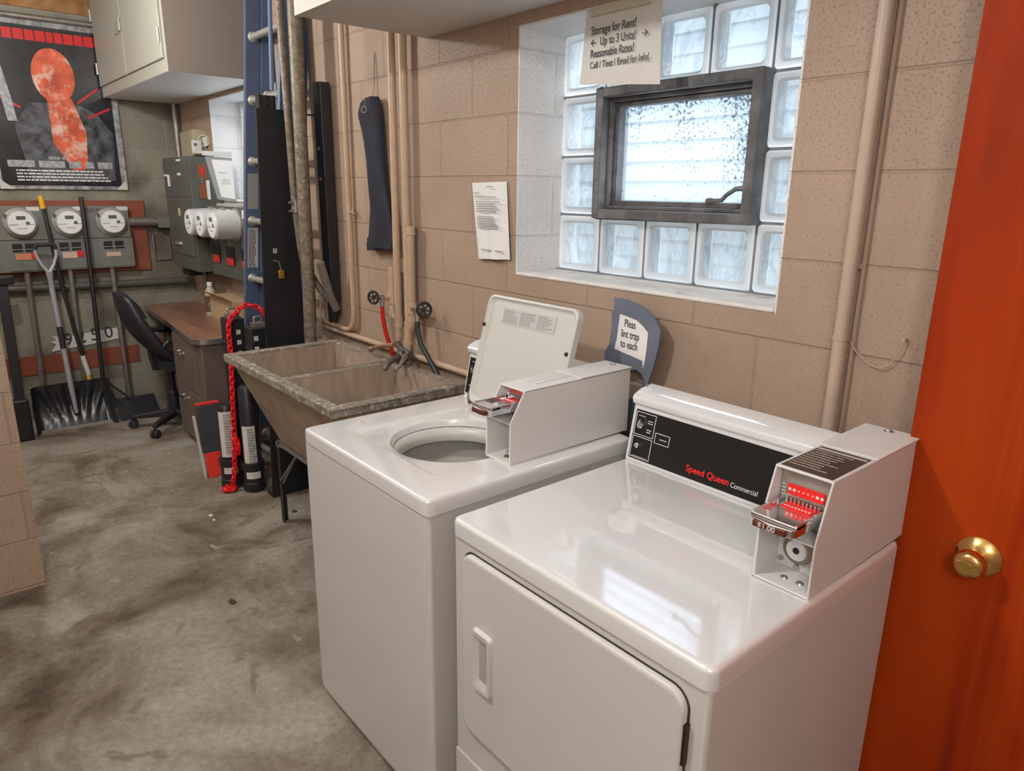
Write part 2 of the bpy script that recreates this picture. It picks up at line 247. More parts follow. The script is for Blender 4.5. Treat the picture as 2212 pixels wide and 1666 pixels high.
# ------------------------------------------------------------------ mesh helpers
class B:
    def __init__(s): s.b = bmesh.new()
    def box(s, x0, x1, y0, y1, z0, z1, M=None):
        vs = [s.b.verts.new((x, y, z)) for x in (x0, x1) for y in (y0, y1) for z in (z0, z1)]
        if M is not None:
            for v in vs: v.co = M @ v.co
        for f in ((0, 1, 3, 2), (4, 6, 7, 5), (0, 4, 5, 1), (2, 3, 7, 6), (0, 2, 6, 4), (1, 5, 7, 3)): s.b.faces.new([vs[i] for i in f])
        return s
    def hexa(s, a, c):                       # bottom loop a (4 pts) and top loop c (4 pts)
        va = [s.b.verts.new(p) for p in a]; vc = [s.b.verts.new(p) for p in c]; n = len(a)
        s.b.faces.new(va[::-1]); s.b.faces.new(vc)
        for i in range(n): s.b.faces.new((va[i], va[(i+1) % n], vc[(i+1) % n], vc[i]))
        return s
    def prism(s, pts, d):                    # closed outline pushed along d
        d = Vector(d); return s.hexa([Vector(p) for p in pts], [Vector(p)+d for p in pts])
    def loops(s, L, close=True, cap0=False, cap1=False):
        V = [[s.b.verts.new(p) for p in l] for l in L]; n = len(L[0])
        for i in range(len(V)-1):
            for j in range(n if close else n-1):
                s.b.faces.new((V[i][j], V[i][(j+1) % n], V[i+1][(j+1) % n], V[i+1][j]))
        if cap0: s.b.faces.new(V[0][::-1])
        if cap1: s.b.faces.new(V[-1])
        return s
    def tube(s, pts, r, n=12, cap=True):
        pts = [Vector(p) for p in pts]; L = []; up = None
        for i, p in enumerate(pts):
            t = (pts[min(i+1, len(pts)-1)]-pts[max(i-1, 0)]).normalized()
            if up is None:
                up = t.orthogonal().normalized()
            else:
                up = (up-t*up.dot(t)); up = up.normalized() if up.length > 1e-5 else t.orthogonal().normalized()
            q = t.cross(up); rr = r[i] if isinstance(r, (list, tuple)) else r
            L.append([p+(up*math.cos(a)+q*math.sin(a))*rr for a in [2*PI*k/n for k in range(n)]])
        return s.loops(L, True, cap, cap)
    def lathe(s, o, ax, prof, n=24, cap0=True, cap1=True):
        o = Vector(o); ax = Vector(ax).normalized(); u = ax.orthogonal().normalized(); v = ax.cross(u)
        return s.loops([[o+ax*h+(u*math.cos(2*PI*k/n)+v*math.sin(2*PI*k/n))*r for k in range(n)] for h, r in prof], True, cap0, cap1)
    def cyl(s, a, c, r, n=20):
        a = Vector(a); c = Vector(c); return s.lathe(a, c-a, [(0, r), ((c-a).length, r)], n)
    def torus(s, o, ax, R, r, n=28, k=8, sx=1):
        o = Vector(o); ax = Vector(ax).normalized(); u = ax.orthogonal().normalized(); v = ax.cross(u)
        L = []
        for i in range(n+1):
            a = 2*PI*i/n; d = u*math.cos(a)*sx+v*math.sin(a); dn = (u*math.cos(a)+v*math.sin(a)).normalized()
            L.append([o+d*R+(dn*math.cos(2*PI*j/k)+ax*math.sin(2*PI*j/k))*r for j in range(k)])
        return s.loops(L)
    def outs(s, name, M, parent, bev=0, smooth=35):        # every separate piece becomes a part of its own
        bmesh.ops.remove_doubles(s.b, verts=s.b.verts, dist=1e-6); left = set(s.b.verts); r = []
        while left:
            st = [left.pop()]; isl = set(st)
            while st:
                for e in st.pop().link_edges:
                    for v in e.verts:
                        if v not in isl: isl.add(v); st.append(v)
            left -= isl; nb = bmesh.new(); mp = {v: nb.verts.new(v.co) for v in isl}
            for f in {f for v in isl for f in v.link_faces}: nb.faces.new([mp[v] for v in f.verts])
            bmesh.ops.recalc_face_normals(nb, faces=nb.faces); r.append(link(nb, name, M, parent, bev, 2, smooth))
        s.b.free(); return r
    def out(s, name, M, parent=None, bev=0, seg=2, smooth=35, sub=0, wn=False):
        bmesh.ops.remove_doubles(s.b, verts=s.b.verts, dist=1e-6)
        bmesh.ops.recalc_face_normals(s.b, faces=s.b.faces)
        return link(s.b, name, M, parent, bev, seg, smooth, sub, wn=wn)
WL = {}
def link(bm, name, M, parent=None, bev=0, seg=2, smooth=35, sub=0, keep=False, wn=False):
    if parent is not None: loc = WL[parent.name]
    elif keep: loc = Vector((0, 0, 0))
    else:
        xs = [v.co for v in bm.verts]; loc = Vector(((min(v.x for v in xs)+max(v.x for v in xs))/2, (min(v.y for v in xs)+max(v.y for v in xs))/2, min(v.z for v in xs)))
    bmesh.ops.translate(bm, verts=bm.verts, vec=-loc)
    me = bpy.data.meshes.new(name); bm.to_mesh(me); bm.free()
    if isinstance(M, (list, tuple)):
        for q in M: me.materials.append(q)
    else: me.materials.append(M)
    if smooth:
        me.polygons.foreach_set('use_smooth', [True]*len(me.polygons)); me.set_sharp_from_angle(angle=math.radians(smooth))
    o = bpy.data.objects.new(name, me); COL.objects.link(o)
    if parent is not None: o.parent = parent
    else: o.location = loc
    WL[o.name] = Vector(loc)
    if bev:
        mo = o.modifiers.new('bevel', 'BEVEL'); mo.width = bev; mo.segments = seg; mo.limit_method = 'ANGLE'; mo.angle_limit = math.radians(40)
        mo.harden_normals = False
    if bev or wn:
        mo = o.modifiers.new('weighted', 'WEIGHTED_NORMAL'); mo.keep_sharp = True
    if sub:
        mo = o.modifiers.new('sub', 'SUBSURF'); mo.levels = sub; mo.render_levels = sub
    return o
def tag(o, label, cat, group=None):
    o['label'] = label; o['category'] = cat
    if group: o['group'] = group
    return o
def thing(name, loc, label, cat, group=None):
    o = bpy.data.objects.new(name, None); o.empty_display_size = .05; COL.objects.link(o); o.location = loc; WL[o.name] = Vector(loc)
    return tag(o, label, cat, group)
def struct(o): o['kind'] = 'structure'; return o
def dup(root, dv, label=None):
    r = root.copy(); COL.objects.link(r); r.location = root.location+Vector(dv); WL[r.name] = WL[root.name]+Vector(dv)
    if label: r['label'] = label
    for ch in list(root.children):
        c = ch.copy(); COL.objects.link(c); c.parent = r
        for g in list(ch.children):
            d = g.copy(); COL.objects.link(d); d.parent = c
    return r
def text(name, s, size, o, xd, ud, M, parent, sx=1, bold=0, align='LEFT', ext=.0004, font_shear=0):
    cu = bpy.data.curves.new(name, 'FONT'); cu.body = s; cu.size = size; cu.extrude = ext; cu.offset = bold; cu.align_x = align; cu.shear = font_shear
    ob = bpy.data.objects.new('tmp', cu); COL.objects.link(ob); bpy.context.view_layer.update()
    me = bpy.data.meshes.new_from_object(ob.evaluated_get(bpy.context.evaluated_depsgraph_get()))
    bpy.data.objects.remove(ob)
    xd = Vector(xd).normalized(); ud = Vector(ud).normalized(); n = xd.cross(ud)
    mt = Matrix((xd*sx, ud, n)).transposed().to_4x4(); mt.translation = Vector(o)
    bm = bmesh.new(); bm.from_mesh(me); bpy.data.meshes.remove(me); bmesh.ops.transform(bm, matrix=mt, verts=bm.verts)
    return link(bm, name, M, parent, smooth=0)
def scrib(b, o, xd, ud, width, lines, pitch, h, seed, t=.0006, ragged=.3):
    rnd = random.Random(seed); o = Vector(o); xd = Vector(xd).normalized(); ud = Vector(ud).normalized(); n = xd.cross(ud).normalized()
    for i in range(lines):
        x = 0; W = width*(1-ragged*rnd.random())
        while x < W:
            l = min(h*(1.2+3.5*rnd.random()), W-x+.0001); a = o+xd*x-ud*pitch*i
            b.prism([a, a+xd*l, a+xd*l+ud*h, a+ud*h], n*t); x += l+h*.55
    return b
def rrect(cx, cy, hx, hy, r, n=8):
    P = []
    for qx, qy, a0 in ((1, 1, 0), (-1, 1, PI/2), (-1, -1, PI), (1, -1, 3*PI/2)):
        for k in range(n+1):
            a = a0+PI/2*k/n; P.append((cx+qx*(hx-r)+r*math.cos(a), cy+qy*(hy-r)+r*math.sin(a)))
    return P

# ================================================================== SETTING
bm = B(); bm.box(-5.2, 2.1, -3.6, .30, -.12, 0); struct(link(bm.b, 'floor', M_FLOOR, keep=True, smooth=0))
W1 = (-1.205, -.195, 1.297, 2.105); W2 = (-4.30, -3.20, 1.50, 2.135)
b = B()
b.box(-5.2, W2[0], 0, .30, 0, 2.80).box(W2[0], W2[1], 0, .30, 0, W2[2]).box(W2[0], W2[1], 0, .30, W2[3], 2.80)
b.box(W2[1], W1[0], 0, .30, 0, 2.80).box(W1[0], W1[1], 0, .30, 0, W1[2]).box(W1[0], W1[1], 0, .30, W1[3], 2.80).box(W1[1], 2.1, 0, .30, 0, 2.80)
struct(link(b.b, 'wall_back', M_BLOCK, keep=True, smooth=0))
b = B(); b.box(-5.2, -5.0, -3.6, 0, 0, 2.80); struct(link(b.b, 'wall_left', M_FAR, keep=True, smooth=0))
b = B(); b.box(-2.72, -2.484, -3.6, -1.43, 0, 2.80); struct(link(b.b, 'wall_partition', M_BLOCK, keep=True, smooth=0))
b = B(); b.box(-5.2, 2.1, -3.6, -3.45, 0, 2.80); struct(link(b.b, 'wall_front', M_BLOCK, keep=True, smooth=0))
b = B(); b.box(1.95, 2.1, -3.45, 0, 0, 2.80); struct(link(b.b, 'wall_right', M_BLOCK, keep=True, smooth=0))
b = B(); b.box(-5.2, 2.1, -3.6, .30, 2.80, 2.95); struct(link(b.b, 'ceiling', M_SOFFIT, keep=True, smooth=0))
# boxed-in soffit above the laundry window
b = B(); b.box(-1.745, 1.95, -.525, 0, 2.142, 2.80); o = b.out('trim_1', [M_SOFFIT, M_SOFFITF], smooth=0); struct(o); o['label'] = 'boxed-in soffit along the wall above the window'
for p in o.data.polygons:
    if p.normal.y < -.5: p.material_index = 1
# jamb, sill and lintel linings of window 1 and 2
def lining(W, name, d0, d1):
    b = B(); t = .006
    b.box(W[0], W[0]+t, d0, d1, W[2], W[3]).box(W[1]-t, W[1], d0, d1, W[2], W[3]).box(W[0]+t, W[1]-t, d0, d1, W[3]-t, W[3])
    return struct(b.out(name, M_JAMB, smooth=0))
lining(W1, 'trim_2', .001, .30); lining(W2, 'trim_3', .001, .30)
b = B(); b.box(W1[0]+.006, W1[1]-.006, -.004, .20, W1[2], W1[2]+.012)
o = struct(b.out('trim_4', M_SILLM, bev=.004)); 
b = B(); b.box(W2[0]+.006, W2[1]-.006, -.004, .20, W2[2], W2[2]+.012); struct(b.out('trim_5', M_SILLM, bev=.004))
# small cut bricks under the sill: painted course joints
# outside: siding of the neighbouring house and ground
b = B()
for k in range(26):
    z = .6+k*.105; b.prism([(-7, 1.62, z), (-7, 1.60, z), (-7, 1.615, z+.105), (-7, 1.64, z+.105)], (9.5, 0, 0))
o = b.out('neighbour_siding', M_SIDING, smooth=0); tag(o, 'pale blue horizontal siding of the house outside the window', 'siding')
b = B(); b.box(-8, 4, .30, 8, .8, .95); struct(b.out('trim_6', M_GROUND, smooth=0))

# ------------------------------------------------------------------ window 1: glass blocks round a vent sash
win = thing('window_1', (-.70, .2, W1[2]+.012), 'glass block window with grey crank sash set in the tan block wall', 'window'); struct(win)
X0, Z0 = -1.199, 1.309; cw = .2006; rh = .1975
def gblock(i, j, kk=[0]):
    x0 = X0+i*cw+.004; x1 = x0+cw-.008; z0 = Z0+j*rh+.004; z1 = z0+rh-.008; cx, cz = (x0+x1)/2, (z0+z1)/2; h = (x1-x0)/2; hz = (z1-z0)/2
    b = B(); Y = .20
    def lp(dx, y, r): return [(px, y, pz) for px, pz in rrect(cx, cz, h-dx, hz-dx, r, 4)]
    b.loops([lp(0, Y+.085, .012), lp(0, Y+.006, .012), lp(.005, Y, .012), lp(.017, Y, .014), lp(.023, Y+.008, .016)], True)
    o = b.out('glass_block', [M_GRIM, M_GBLOCK, M_GBACK], win)
    # front and back panes
    me = o.data; bb = bmesh.new(); bb.from_mesh(me); off = -WL[win.name]
    v = [bb.verts.new(Vector(p)+off) for p in lp(.023, Y+.008, .016)]; f = bb.faces.new(v); f.material_index = 1
    v = [bb.verts.new(Vector(p)+off) for p in lp(0, Y+.085, .012)]; f = bb.faces.new(v); f.material_index = 2
    bmesh.ops.remove_doubles(bb, verts=bb.verts, dist=1e-6); bb.to_mesh(me); bb.free()
for j in range(4):
    for i in range(5):
        if 1 <= i <= 3 and 1 <= j <= 2: continue
        gblock(i, j)
b = B()
for i in range(1, 5):
    x = X0+i*cw
    for j0, j1 in (((0, 4),) if i in (1, 4) else ((0, 1), (3, 4))): b.box(x-.004, x+.004, .206, .28, Z0+j0*rh, Z0+j1*rh)
for j in range(1, 4):
    z = Z0+j*rh
    for i0, i1 in (((0, 5),) if j in (1, 3) else ((0, 1), (4, 5))): b.box(X0+i0*cw, X0+i1*cw, .207, .279, z-.004, z+.004)
b.box(W1[0]+.006, W1[1]-.006, .19, .285, W1[2]+.012, Z0+.003); b.out('block_joint', M_MORTG, win, smooth=0)
fx0, fx1, fz0, fz1 = X0+cw+.008, X0+4*cw+.008, Z0+rh-.006, Z0+3*rh+.008
def frame(b, x0, x1, z0, z1, w, y0, y1, wb=None):
    wb = wb or w
    b.box(x0, x0+w, y0, y1, z0, z1).box(x1-w, x1, y0, y1, z0, z1).box(x0+w, x1-w, y0, y1, z1-w, z1).box(x0+w, x1-w, y0, y1, z0, z0+wb); return b
b = B(); frame(b, fx0, fx1, fz0, fz1, .030, .150, .28); sf = b.out('sash_frame', M_WFRAME, win, bev=.004)
b = B(); frame(b, fx0+.030, fx1-.026, fz0+.030, fz1-.030, .012, .185, .26); frame(b, fx0+.042, fx1-.036, fz0+.042, fz1-.042, .014, .205, .25, .016); b.out('inner_sash', M_WFRAME, win, bev=.003)
b = B(); b.box(fx0+.055, fx1-.048, .236, .240, fz0+.056, fz1-.055); b.out('window_pane', M_PANE, win, smooth=0)
b = B(); b.cyl((-.415, .20, 1.60), (-.415, .155, 1.60), .012).tube([(-.415, .158, 1.60), (-.44, .150, 1.598), (-.465, .143, 1.580), (-.475, .140, 1.567), (-.50, .138, 1.564)], [.008, .007, .006, .006, .007], 10)
b.lathe((-.498, .138, 1.564), (-1, 0, -.1), [(0, .007), (.012, .011), (.024, .010)], 12); b.out('crank_handle', M_WFRAME, win)
# ------------------------------------------------------------------ window 2 (behind ladder)
w2 = thing('window_2', (-3.75, .2, W2[2]+.012), 'bright second window with white reveals behind the ladder', 'window'); struct(w2)
b = B(); frame(b, W2[0]+.006, W2[1]-.006, W2[2]+.012, W2[3]-.006, .035, .19, .25); b.box(-3.77, -3.73, .19, .25, W2[2]+.047, W2[3]-.041); b.out('window_frame', M_JAMB, w2, bev=.003)
b = B(); b.box(W2[0]+.041, -3.77, .218, .224, W2[2]+.047, W2[3]-.041); b.box(-3.73, W2[1]-.041, .218, .224, W2[2]+.047, W2[3]-.041); b.out('window_pane', M_GBLOCK, w2, smooth=0)

# ------------------------------------------------------------------ door
dr = thing('door_1', (.61, -.10, .01), 'red-orange stained wooden door with brass knob at the right edge', 'door'); struct(dr)
b = B(); b.box(.199, 1.03, -.120, -.078, .01, 2.04); b.out('door_slab', M_DOOR, dr, bev=.002)
K = Vector((.358, -.120, .900))
b = B(); b.lathe(K, (0, -1, 0), [(0, .0415), (.004, .0415), (.010, .036), (.016, .024), (.018, .020)], 40)
kn = b.out('knob_rosette', M_BRASS, dr, smooth=25)
b = B(); b.lathe(K, (0, -1, 0), [(.016, .014), (.026, .014), (.030, .022), (.037, .0275), (.048, .029), (.058, .0265), (.064, .020), (.0655, .012)], 40); b.out('door_knob', M_BRASS, dr, smooth=60)
b = B(); b.lathe(K, (0, -1, 0), [(.064, .0095), (.0675, .0095), (.0675, .0075)], 24); b.box(K.x-.0012, K.x+.0012, K.y-.0682, K.y-.066, K.z-.005, K.z+.005); b.out('key_cylinder', M_OLDBRASS, dr)

# ------------------------------------------------------------------ shelf-less conduits on right wall
pz = thing('wall_pole', (-.01, -.03, .6), 'tan painted vertical pipe on the wall right of the glass block window', 'pipe')
b = B(); b.tube([(-.012, -.030, .05), (-.012, -.030, 2.14)], .0155, 16); b.out('pipe', M_PIPER, pz)
b = B(); b.lathe((-.012, -.030, 1.262), (0, 0, 1), [(0, .0155), (.001, .0175), (.010, .0175), (.011, .0155)], 16); b.box(-.03, .01, -.012, 0, 1.425, 1.437); b.out('pipe_strap', M_PIPER, pz)
b = B(); b.tube([(.007, -.007, .05), (.007, -.007, 2.14)], .0048, 10); tag(b.out('thin_conduit', M_PIPER), 'thin tan conduit directly right of the tan pipe, right of the window', 'conduit')
b = B(); b.tube([(-.002, -.012, 1.264), (.02, -.012, 1.238), (.05, -.012, 1.215), (.075, -.012, 1.210), (.098, -.012, 1.225), (.112, -.012, 1.255), (.118, -.012, 1.278)], .0016, 8)
b.cyl((.118, 0, 1.282), (.118, -.016, 1.282), .004, 8); tag(b.out('loose_wire', M_PIPE), 'thin wire sagging from the pipe to a nail in the tan wall', 'wire')

# ================================================================== DRYER
DX0, DX1, DY0, DY1, DZ = -.462, .223, -.812, -.137, .886
dry = thing('clothes_dryer', (-.12, -.47, 0), 'white coin-operated dryer with black control panel nearest the door', 'dryer')
b = B(); b.box(DX0+.004, DX1-.004, DY0+.006, DY1, .02, DZ-.040); b.out('cabinet', M_WSIDE, dry, bev=.008, seg=3)
b = B(); n = 8
def top_loop(x0, x1, y0, y1, r, z): return [(px, py, z) for px, py in rrect((x0+x1)/2, (y0+y1)/2, (x1-x0)/2, (y1-y0)/2, r, n)]
b.loops([top_loop(DX0, DX1, DY0, DY1, .022, DZ-.040), top_loop(DX0, DX1, DY0, DY1, .022, DZ-.010), top_loop(DX0+.003, DX1-.003, DY0+.003, DY1-.003, .020, DZ-.003), top_loop(DX0+.010, DX1-.010, DY0+.010, DY1-.010, .015, DZ), top_loop(DX0+.016, DX1-.016, DY0+.016, DY1-.016, .012, DZ-.0012)], True, True, True)
b.out('top_panel', M_WHITE, dry, smooth=50, wn=True)
# door on the front
b = B(); dxa, dxb, dza, dzb = -.416, .182, .362, .822; yf = DY0+.006
def dl(dx, y, r=.034): return [(px, y, q) for px, q in rrect((dxa+dxb)/2, (dza+dzb)/2, (dxb-dxa)/2-dx, (dzb-dza)/2-dx, r, 8)]
b.loops([dl(0, yf+.001), dl(0, yf-.008), dl(.004, yf-.012, .031), dl(.010, yf-.013, .026)], True, True, True); dd = b.out('dryer_door', M_WSIDE, dry, smooth=50, wn=True)
b = B(); b.loops([dl(-.004, yf-.0004, .037), dl(-.004, yf-.0012, .037)], True, True, True); b.out('door_gap', M_TUBD, dry, smooth=0)
# recessed pull
b = B(); yo = yf-.0135; hx0, hx1, hz0, hz1 = -.366, -.302, .508, .660
o_ = [(hx0, yo, hz0+.012), (hx1-.002, yo, hz0), (hx1, yo-.004, hz0+.02), (hx1, yo-.004, hz1-.02), (hx1-.002, yo, hz1-.012), (hx0, yo, hz1)]
b.loops([rr_ for rr_ in ([(px, yo+.001, q) for px, q in rrect(-.334, .584, .034, .078, .012, 4)], [(px, yo-.009, q) for px, q in rrect(-.334, .584, .031, .074, .011, 4)], [(px, yo-.010, q) for px, q in rrect(-.333, .584, .024, .062, .008, 4)], [(px, yo-.001, q) for px, q in rrect(-.332, .584, .015, .050, .005, 4)])], True, True, True)
hd = b.out('door_handle', M_WSIDE, dd, smooth=40)
b = B(); b.box(-.346, -.320, yo-.0015, yo, .536, .632); b.out('handle_recess', M_TUB, dd)
b = B(); b.box(.182, .188, yf-.010, yf, .690, .768); b.out('door_hinge', mat('dark_bronze', (.06, .025, .015), .35, .6), dd)
b = B(); b.box(DX0+.006, DX1-.006, yf-.0035, yf+.001, .04, .272); b.out('lower_panel', M_WSIDE, dry, bev=.003)
# console: profile in YZ
def console(b, x0, x1, yb, z, lift, rear):
    pr = [(yb, z), (yb+.030, z+lift), (yb+.020, z+lift+.004), (yb+.016, z+lift+.020), (yb+.024, z+lift+.029), (yb+.050, z+lift+.040), (rear, z+lift+.046), (rear, z)]
    return b.prism([(x0, y, q) for y, q in pr], (x1-x0, 0, 0))
b = B(); console(b, -.458, .103, -.236, DZ-.001, .152, -.140); con = b.out('control_console', M_WHITE, dry, bev=.004, seg=3)
cn = Vector((0, -.152, .030)).normalized(); cu_ = Vector((0, .030, .152)).normalized()      # console face normal, up
def CF(x, t, off=.0015): return Vector((x, -.236, DZ-.001))+cu_*t+cn*off                     # point on console face
b = B(); b.prism([CF(-.446, .010, 0), CF(.1025, .010, 0), CF(.1025, .143, 0), CF(-.446, .143, 0)], cn*.0015); b.out('black_panel', M_BLACK, con, smooth=0)
def outline(b, x0, x1, t0, t1, wd=.0016):
    for a0, a1, c0, c1 in ((x0, x1, t0, t0+wd), (x0, x1, t1-wd, t1), (x0, x0+wd, t0, t1), (x1-wd, x1, t0, t1)):
        b.prism([CF(a0, c0), CF(a1, c0), CF(a1, c1), CF(a0, c1)], cn*.0006)
b = B(); outline(b, -.443, -.378, .076, .138); outline(b, -.443, -.378, .014, .072); outline(b, -.372, -.325, .068, .096); b.out('panel_outline', M_WPRINT, con, smooth=0)
b = B(); scrib(b, CF(-.435, .127), (1, 0, 0), cu_, .024, 1, .01, .0016, 3); scrib(b, CF(-.402, .118), (1, 0, 0), cu_, .018, 2, .006, .0022, 4); scrib(b, CF(-.402, .094), (1, 0, 0), cu_, .018, 2, .006, .0022, 5); scrib(b, CF(-.356, .080), (1, 0, 0), cu_, .022, 1, .006, .0022, 8, ragged=0); scrib(b, CF(-.435, .0175), (1, 0, 0), cu_, .05, 1, .006, .0012, 8, ragged=0)
b.out('panel_lettering', M_WPRINT, con, smooth=0)
b = B(); b.lathe(CF(-.422, .103), cn, [(0, .010), (.008, .009), (.010, .006)], 20); b.prism([CF(-.428, .109, .008), CF(-.416, .109, .008), CF(-.421, .120, .008)], cn*.006); b.out('selector_knob', M_CHROME, con)
b = B(); b.lathe(CF(-.421, .048), cn, [(0, .0075), (.008, .007), (.010, .004)], 20); b.out('start_button', M_CHROME, con)
text('brand_lettering', 'Speed Queen', .0235, CF(-.262, .0275), (1, 0, 0), cu_, M_RPRINT, con, sx=.97, bold=.0003)
text('range_lettering', 'Commercial', .0178, CF(-.133, .0265), (1, 0, 0), cu_, M_WPRINT, con, sx=.82)
b = B(); b.cyl((-.445, -.175, DZ+.195), (-.445, -.175, DZ+.199), .003, 8); b.out('console_screw', M_STEEL, con)

def coin_box(par, x0, x1, yf, yr, z0, z1, zk, ytop, label_dark, price):
    """open-fronted steel coin meter case; yf front at base, ytop front edge of the sloping top part"""
    t = .004; prof = [(yf, z0), (yf, zk), (ytop, z1), (yr, z1), (yr, z0)]
    b = B()
    for xa in (x0, x1-t): b.prism([(xa, y, q) for y, q in prof], (t, 0, 0))
    b.box(x0, x1, yr-t, yr, z0, z1); b.box(x0, x1, ytop, yr, z1-t, z1+.001); b.box(x0, x1, yf, yr, z0, z0+t)
    b.box(x0+t, x1-t, yf+.004, yr-t, zk-.006, zk-.003)
    b.box(x0+t, x1-t, yf+.075, yf+.078, z0+t, zk-.006)
    case = b.out('coin_case', M_CASE, par, bev=.0015)
    b = B(); b.box(x0-.0015, x1+.0035, yr-.20, yr+.004, z1+.001, z1+.004); b.out('case_lid', M_CASE, case, bev=.001)
    b = B(); b.lathe(((x0+x1)/2, yr-.018, z1+.004), (0, 0, 1), [(0, .010), (.002, .010), (.003, .008)], 24); b.lathe(((x0+x1)/2, yr-.018, z1+.007), (0, 0, 1), [(0, .006), (.002, .005)], 16); b.out('lid_lock', M_STEEL, case)
    # coin head behind the slide
    yh = ytop+.020
    b = B(); b.box(x0+t+.002, x1-t-.002, yh, yh+.05, zk, z1-t); b.out('coin_head', mat_get('coin_head', (.42, .40, .35), .4, .5), case)
    W = x1-x0-2*t; xm = (x0+x1)/2
    b = B(); b.box(xm-W*.34, xm+W*.34, yh-.003, yh, zk+.056, zk+.076); b.out('red_price_plate', M_RPRINT if label_dark else M_REDPL, case)
    b = B()
    for k in range(8):
        xx = xm-W*.30+W*.60*k/7
        b.lathe((xx, yh-.003, zk+.066), (0, -1, 0), [(0, .0030 if k in (0, 1, 6, 7) else .0016), (.0006, .0030 if k in (0, 1, 6, 7) else .0016)], 12)
    for k in range(4):
        for sgn in (-1, 1): b.box(xm+sgn*W*.43-.004, xm+sgn*W*.43+.004, yh-.002, yh, zk+.050+k*.007, zk+.052+k*.007)
    b.out('plate_marks', M_WPRINT, case, smooth=0)
    b = B()
    for k in range(9):
        xx = xm-W*.30+W*.60*k/8; b.box(xx-.0015, xx+.0015, yh-.010, yh, zk+.036, zk+.052)
    b.out('coin_comb', M_CHROME, case, smooth=0)
    # slide: a chrome tray with a blunt rounded nose
    ya = yf-.060; zt = zk+.046; sx0, sx1 = x0+.010, x1-.013
    b = B(); nose = [(sx0, yh), (sx0, ya+.014), (sx0+.006, ya+.004), ((sx0+sx1)/2, ya-.002), (sx1-.006, ya+.004), (sx1, ya+.014), (sx1, yh)]
    b.hexa([(x, y, zt-.022) if y > ya+.02 else (x, y, zt-.020) for x, y in nose], [(x, y, zt-.005) for x, y in nose])
    b.box(sx0, sx0+.006, ya+.012, yh, zt-.006, zt+.003).box(sx1-.006, sx1, ya+.012, yh, zt-.006, zt+.003)
    b.box(sx0, sx1, ya+.010, ya+.040, zt-.006, zt+.001)
    sl = b.out('coin_slide', M_CHROME, case, bev=.0015)
    b = B(); b.box(sx0+.016, sx1-.016, yh-.034, yh-.004, zt-.005, zt-.0035); b.out('red_reflection_strip', M_RPRINT if label_dark else M_REDPL, sl)  # red strip paints the price plate's reflection in the chrome tray
    b = B()
    for k in range(8):
        xx = sx0+.021+(sx1-sx0-.042)*k/7; b.lathe((xx, yh-.026, zt-.0035), (0, 0, 1), [(0, .0024), (.0005, .0024)], 12)
    b.out('coin_slots', M_WPRINT, sl, smooth=0)
    b = B(); b.box(sx0+.013, sx1-.013, ya-.0035, ya+.008, zt-.0180, zt-.0065); b.out('slide_nameplate', M_DRED, sl, bev=.001)
    if price: text('price_lettering', price, .0130, (sx0+.023, ya-.0037, zt-.0162), (1, 0, 0), (0, 0, 1), M_CREAM, sl, sx=1.15, bold=.0002)
    return case
def mat_get(n, *a): return MATS.get(n) or mat(n, *a)
cd = coin_box(dry, .103, .214, -.512, -.108, DZ, 1.103, .992, -.474, True, '$1.00')
# money cylinder in the lower compartment, bolts, notice plate on top
b = B(); b.lathe((.150, -.437, .936), (0, -1, 0), [(0, .030), (.004, .030), (.008, .024)], 32); ring = b.out('vault_ring', mat_get('vault_ring_tan', (.30, .25, .19), .4, .5), cd)
b = B(); b.lathe((.150, -.445, .936), (0, -1, 0), [(0, .021), (.003, .020)], 32); b.out('vault_face', M_METERW, ring)
b = B(); b.lathe((.150, -.448, .936), (0, -1, 0), [(0, .0065), (.0012, .0065)], 20); b.out('keyhole', M_SLOT, ring)
b = B()
for x, z in ((.117, .905), (.200, .902), (.150, .899)): b.lathe((x, -.437, z), (0, -1, 0), [(0, .006), (.004, .005)], 12)
b.outs('case_bolt', M_STEEL, cd)
b = B()
for x, y in ((.148, -.478), (.178, -.476)): b.lathe((x, y, DZ+.004), (0, 0, 1), [(0, .0075), (.003, .006)], 12)
b.outs('base_bolt', M_STEEL, cd)
b = B(); b.box(.110, .208, -.468, -.316, 1.104, 1.1048); pl = b.out('notice_plate', mat_get('brown_black_plate', (.035, .018, .012), .25), cd, smooth=0)
b = B(); b.box(.112, .206, -.334, -.326, 1.1048, 1.1052); scrib(b, (.114, -.345, 1.1048), (1, 0, 0), (0, 1, 0), .088, 9, .0128, .0026, 11, t=.0004, ragged=.4); b.out('notice_lettering', mat_get('faded_print', (.50, .46, .42), .5), pl, smooth=0)

# ================================================================== WASHER
WX0, WX1, WY0, WY1, WZ = -1.166, -.512, -.842, -.142, .912
was = thing('washing_machine', (-.84, -.49, 0), 'white top-loading washer with its lid raised, beside the concrete tub', 'washing machine')
b = B(); cx0, cx1, cy0, cy1 = WX0+.006, WX1-.006, WY0+.006, WY1
def cr_(d, z): return [(px, py, z) for px, py in rrect((cx0+cx1)/2, (cy0+cy1)/2, (cx1-cx0)/2-d, (cy1-cy0)/2-d, .012, 5)]
b.loops([cr_(.010, WZ-.042), cr_(0, WZ-.042), cr_(0, .02), cr_(.010, .02), cr_(.010, WZ-.042)]); b.box(cx0+.01, cx1-.01, cy0+.01, cy1-.01, .02, .03); b.out('cabinet', M_WSIDE, was, wn=True)
b = B(); b.box(WX0+.004, WX1-.014, WY0+.003, WY0+.012, .03, WZ-.046); b.out('front_panel', M_WSIDE, was, bev=.006, seg=3)
CXc, CYc, CR = -.840, -.535, .176
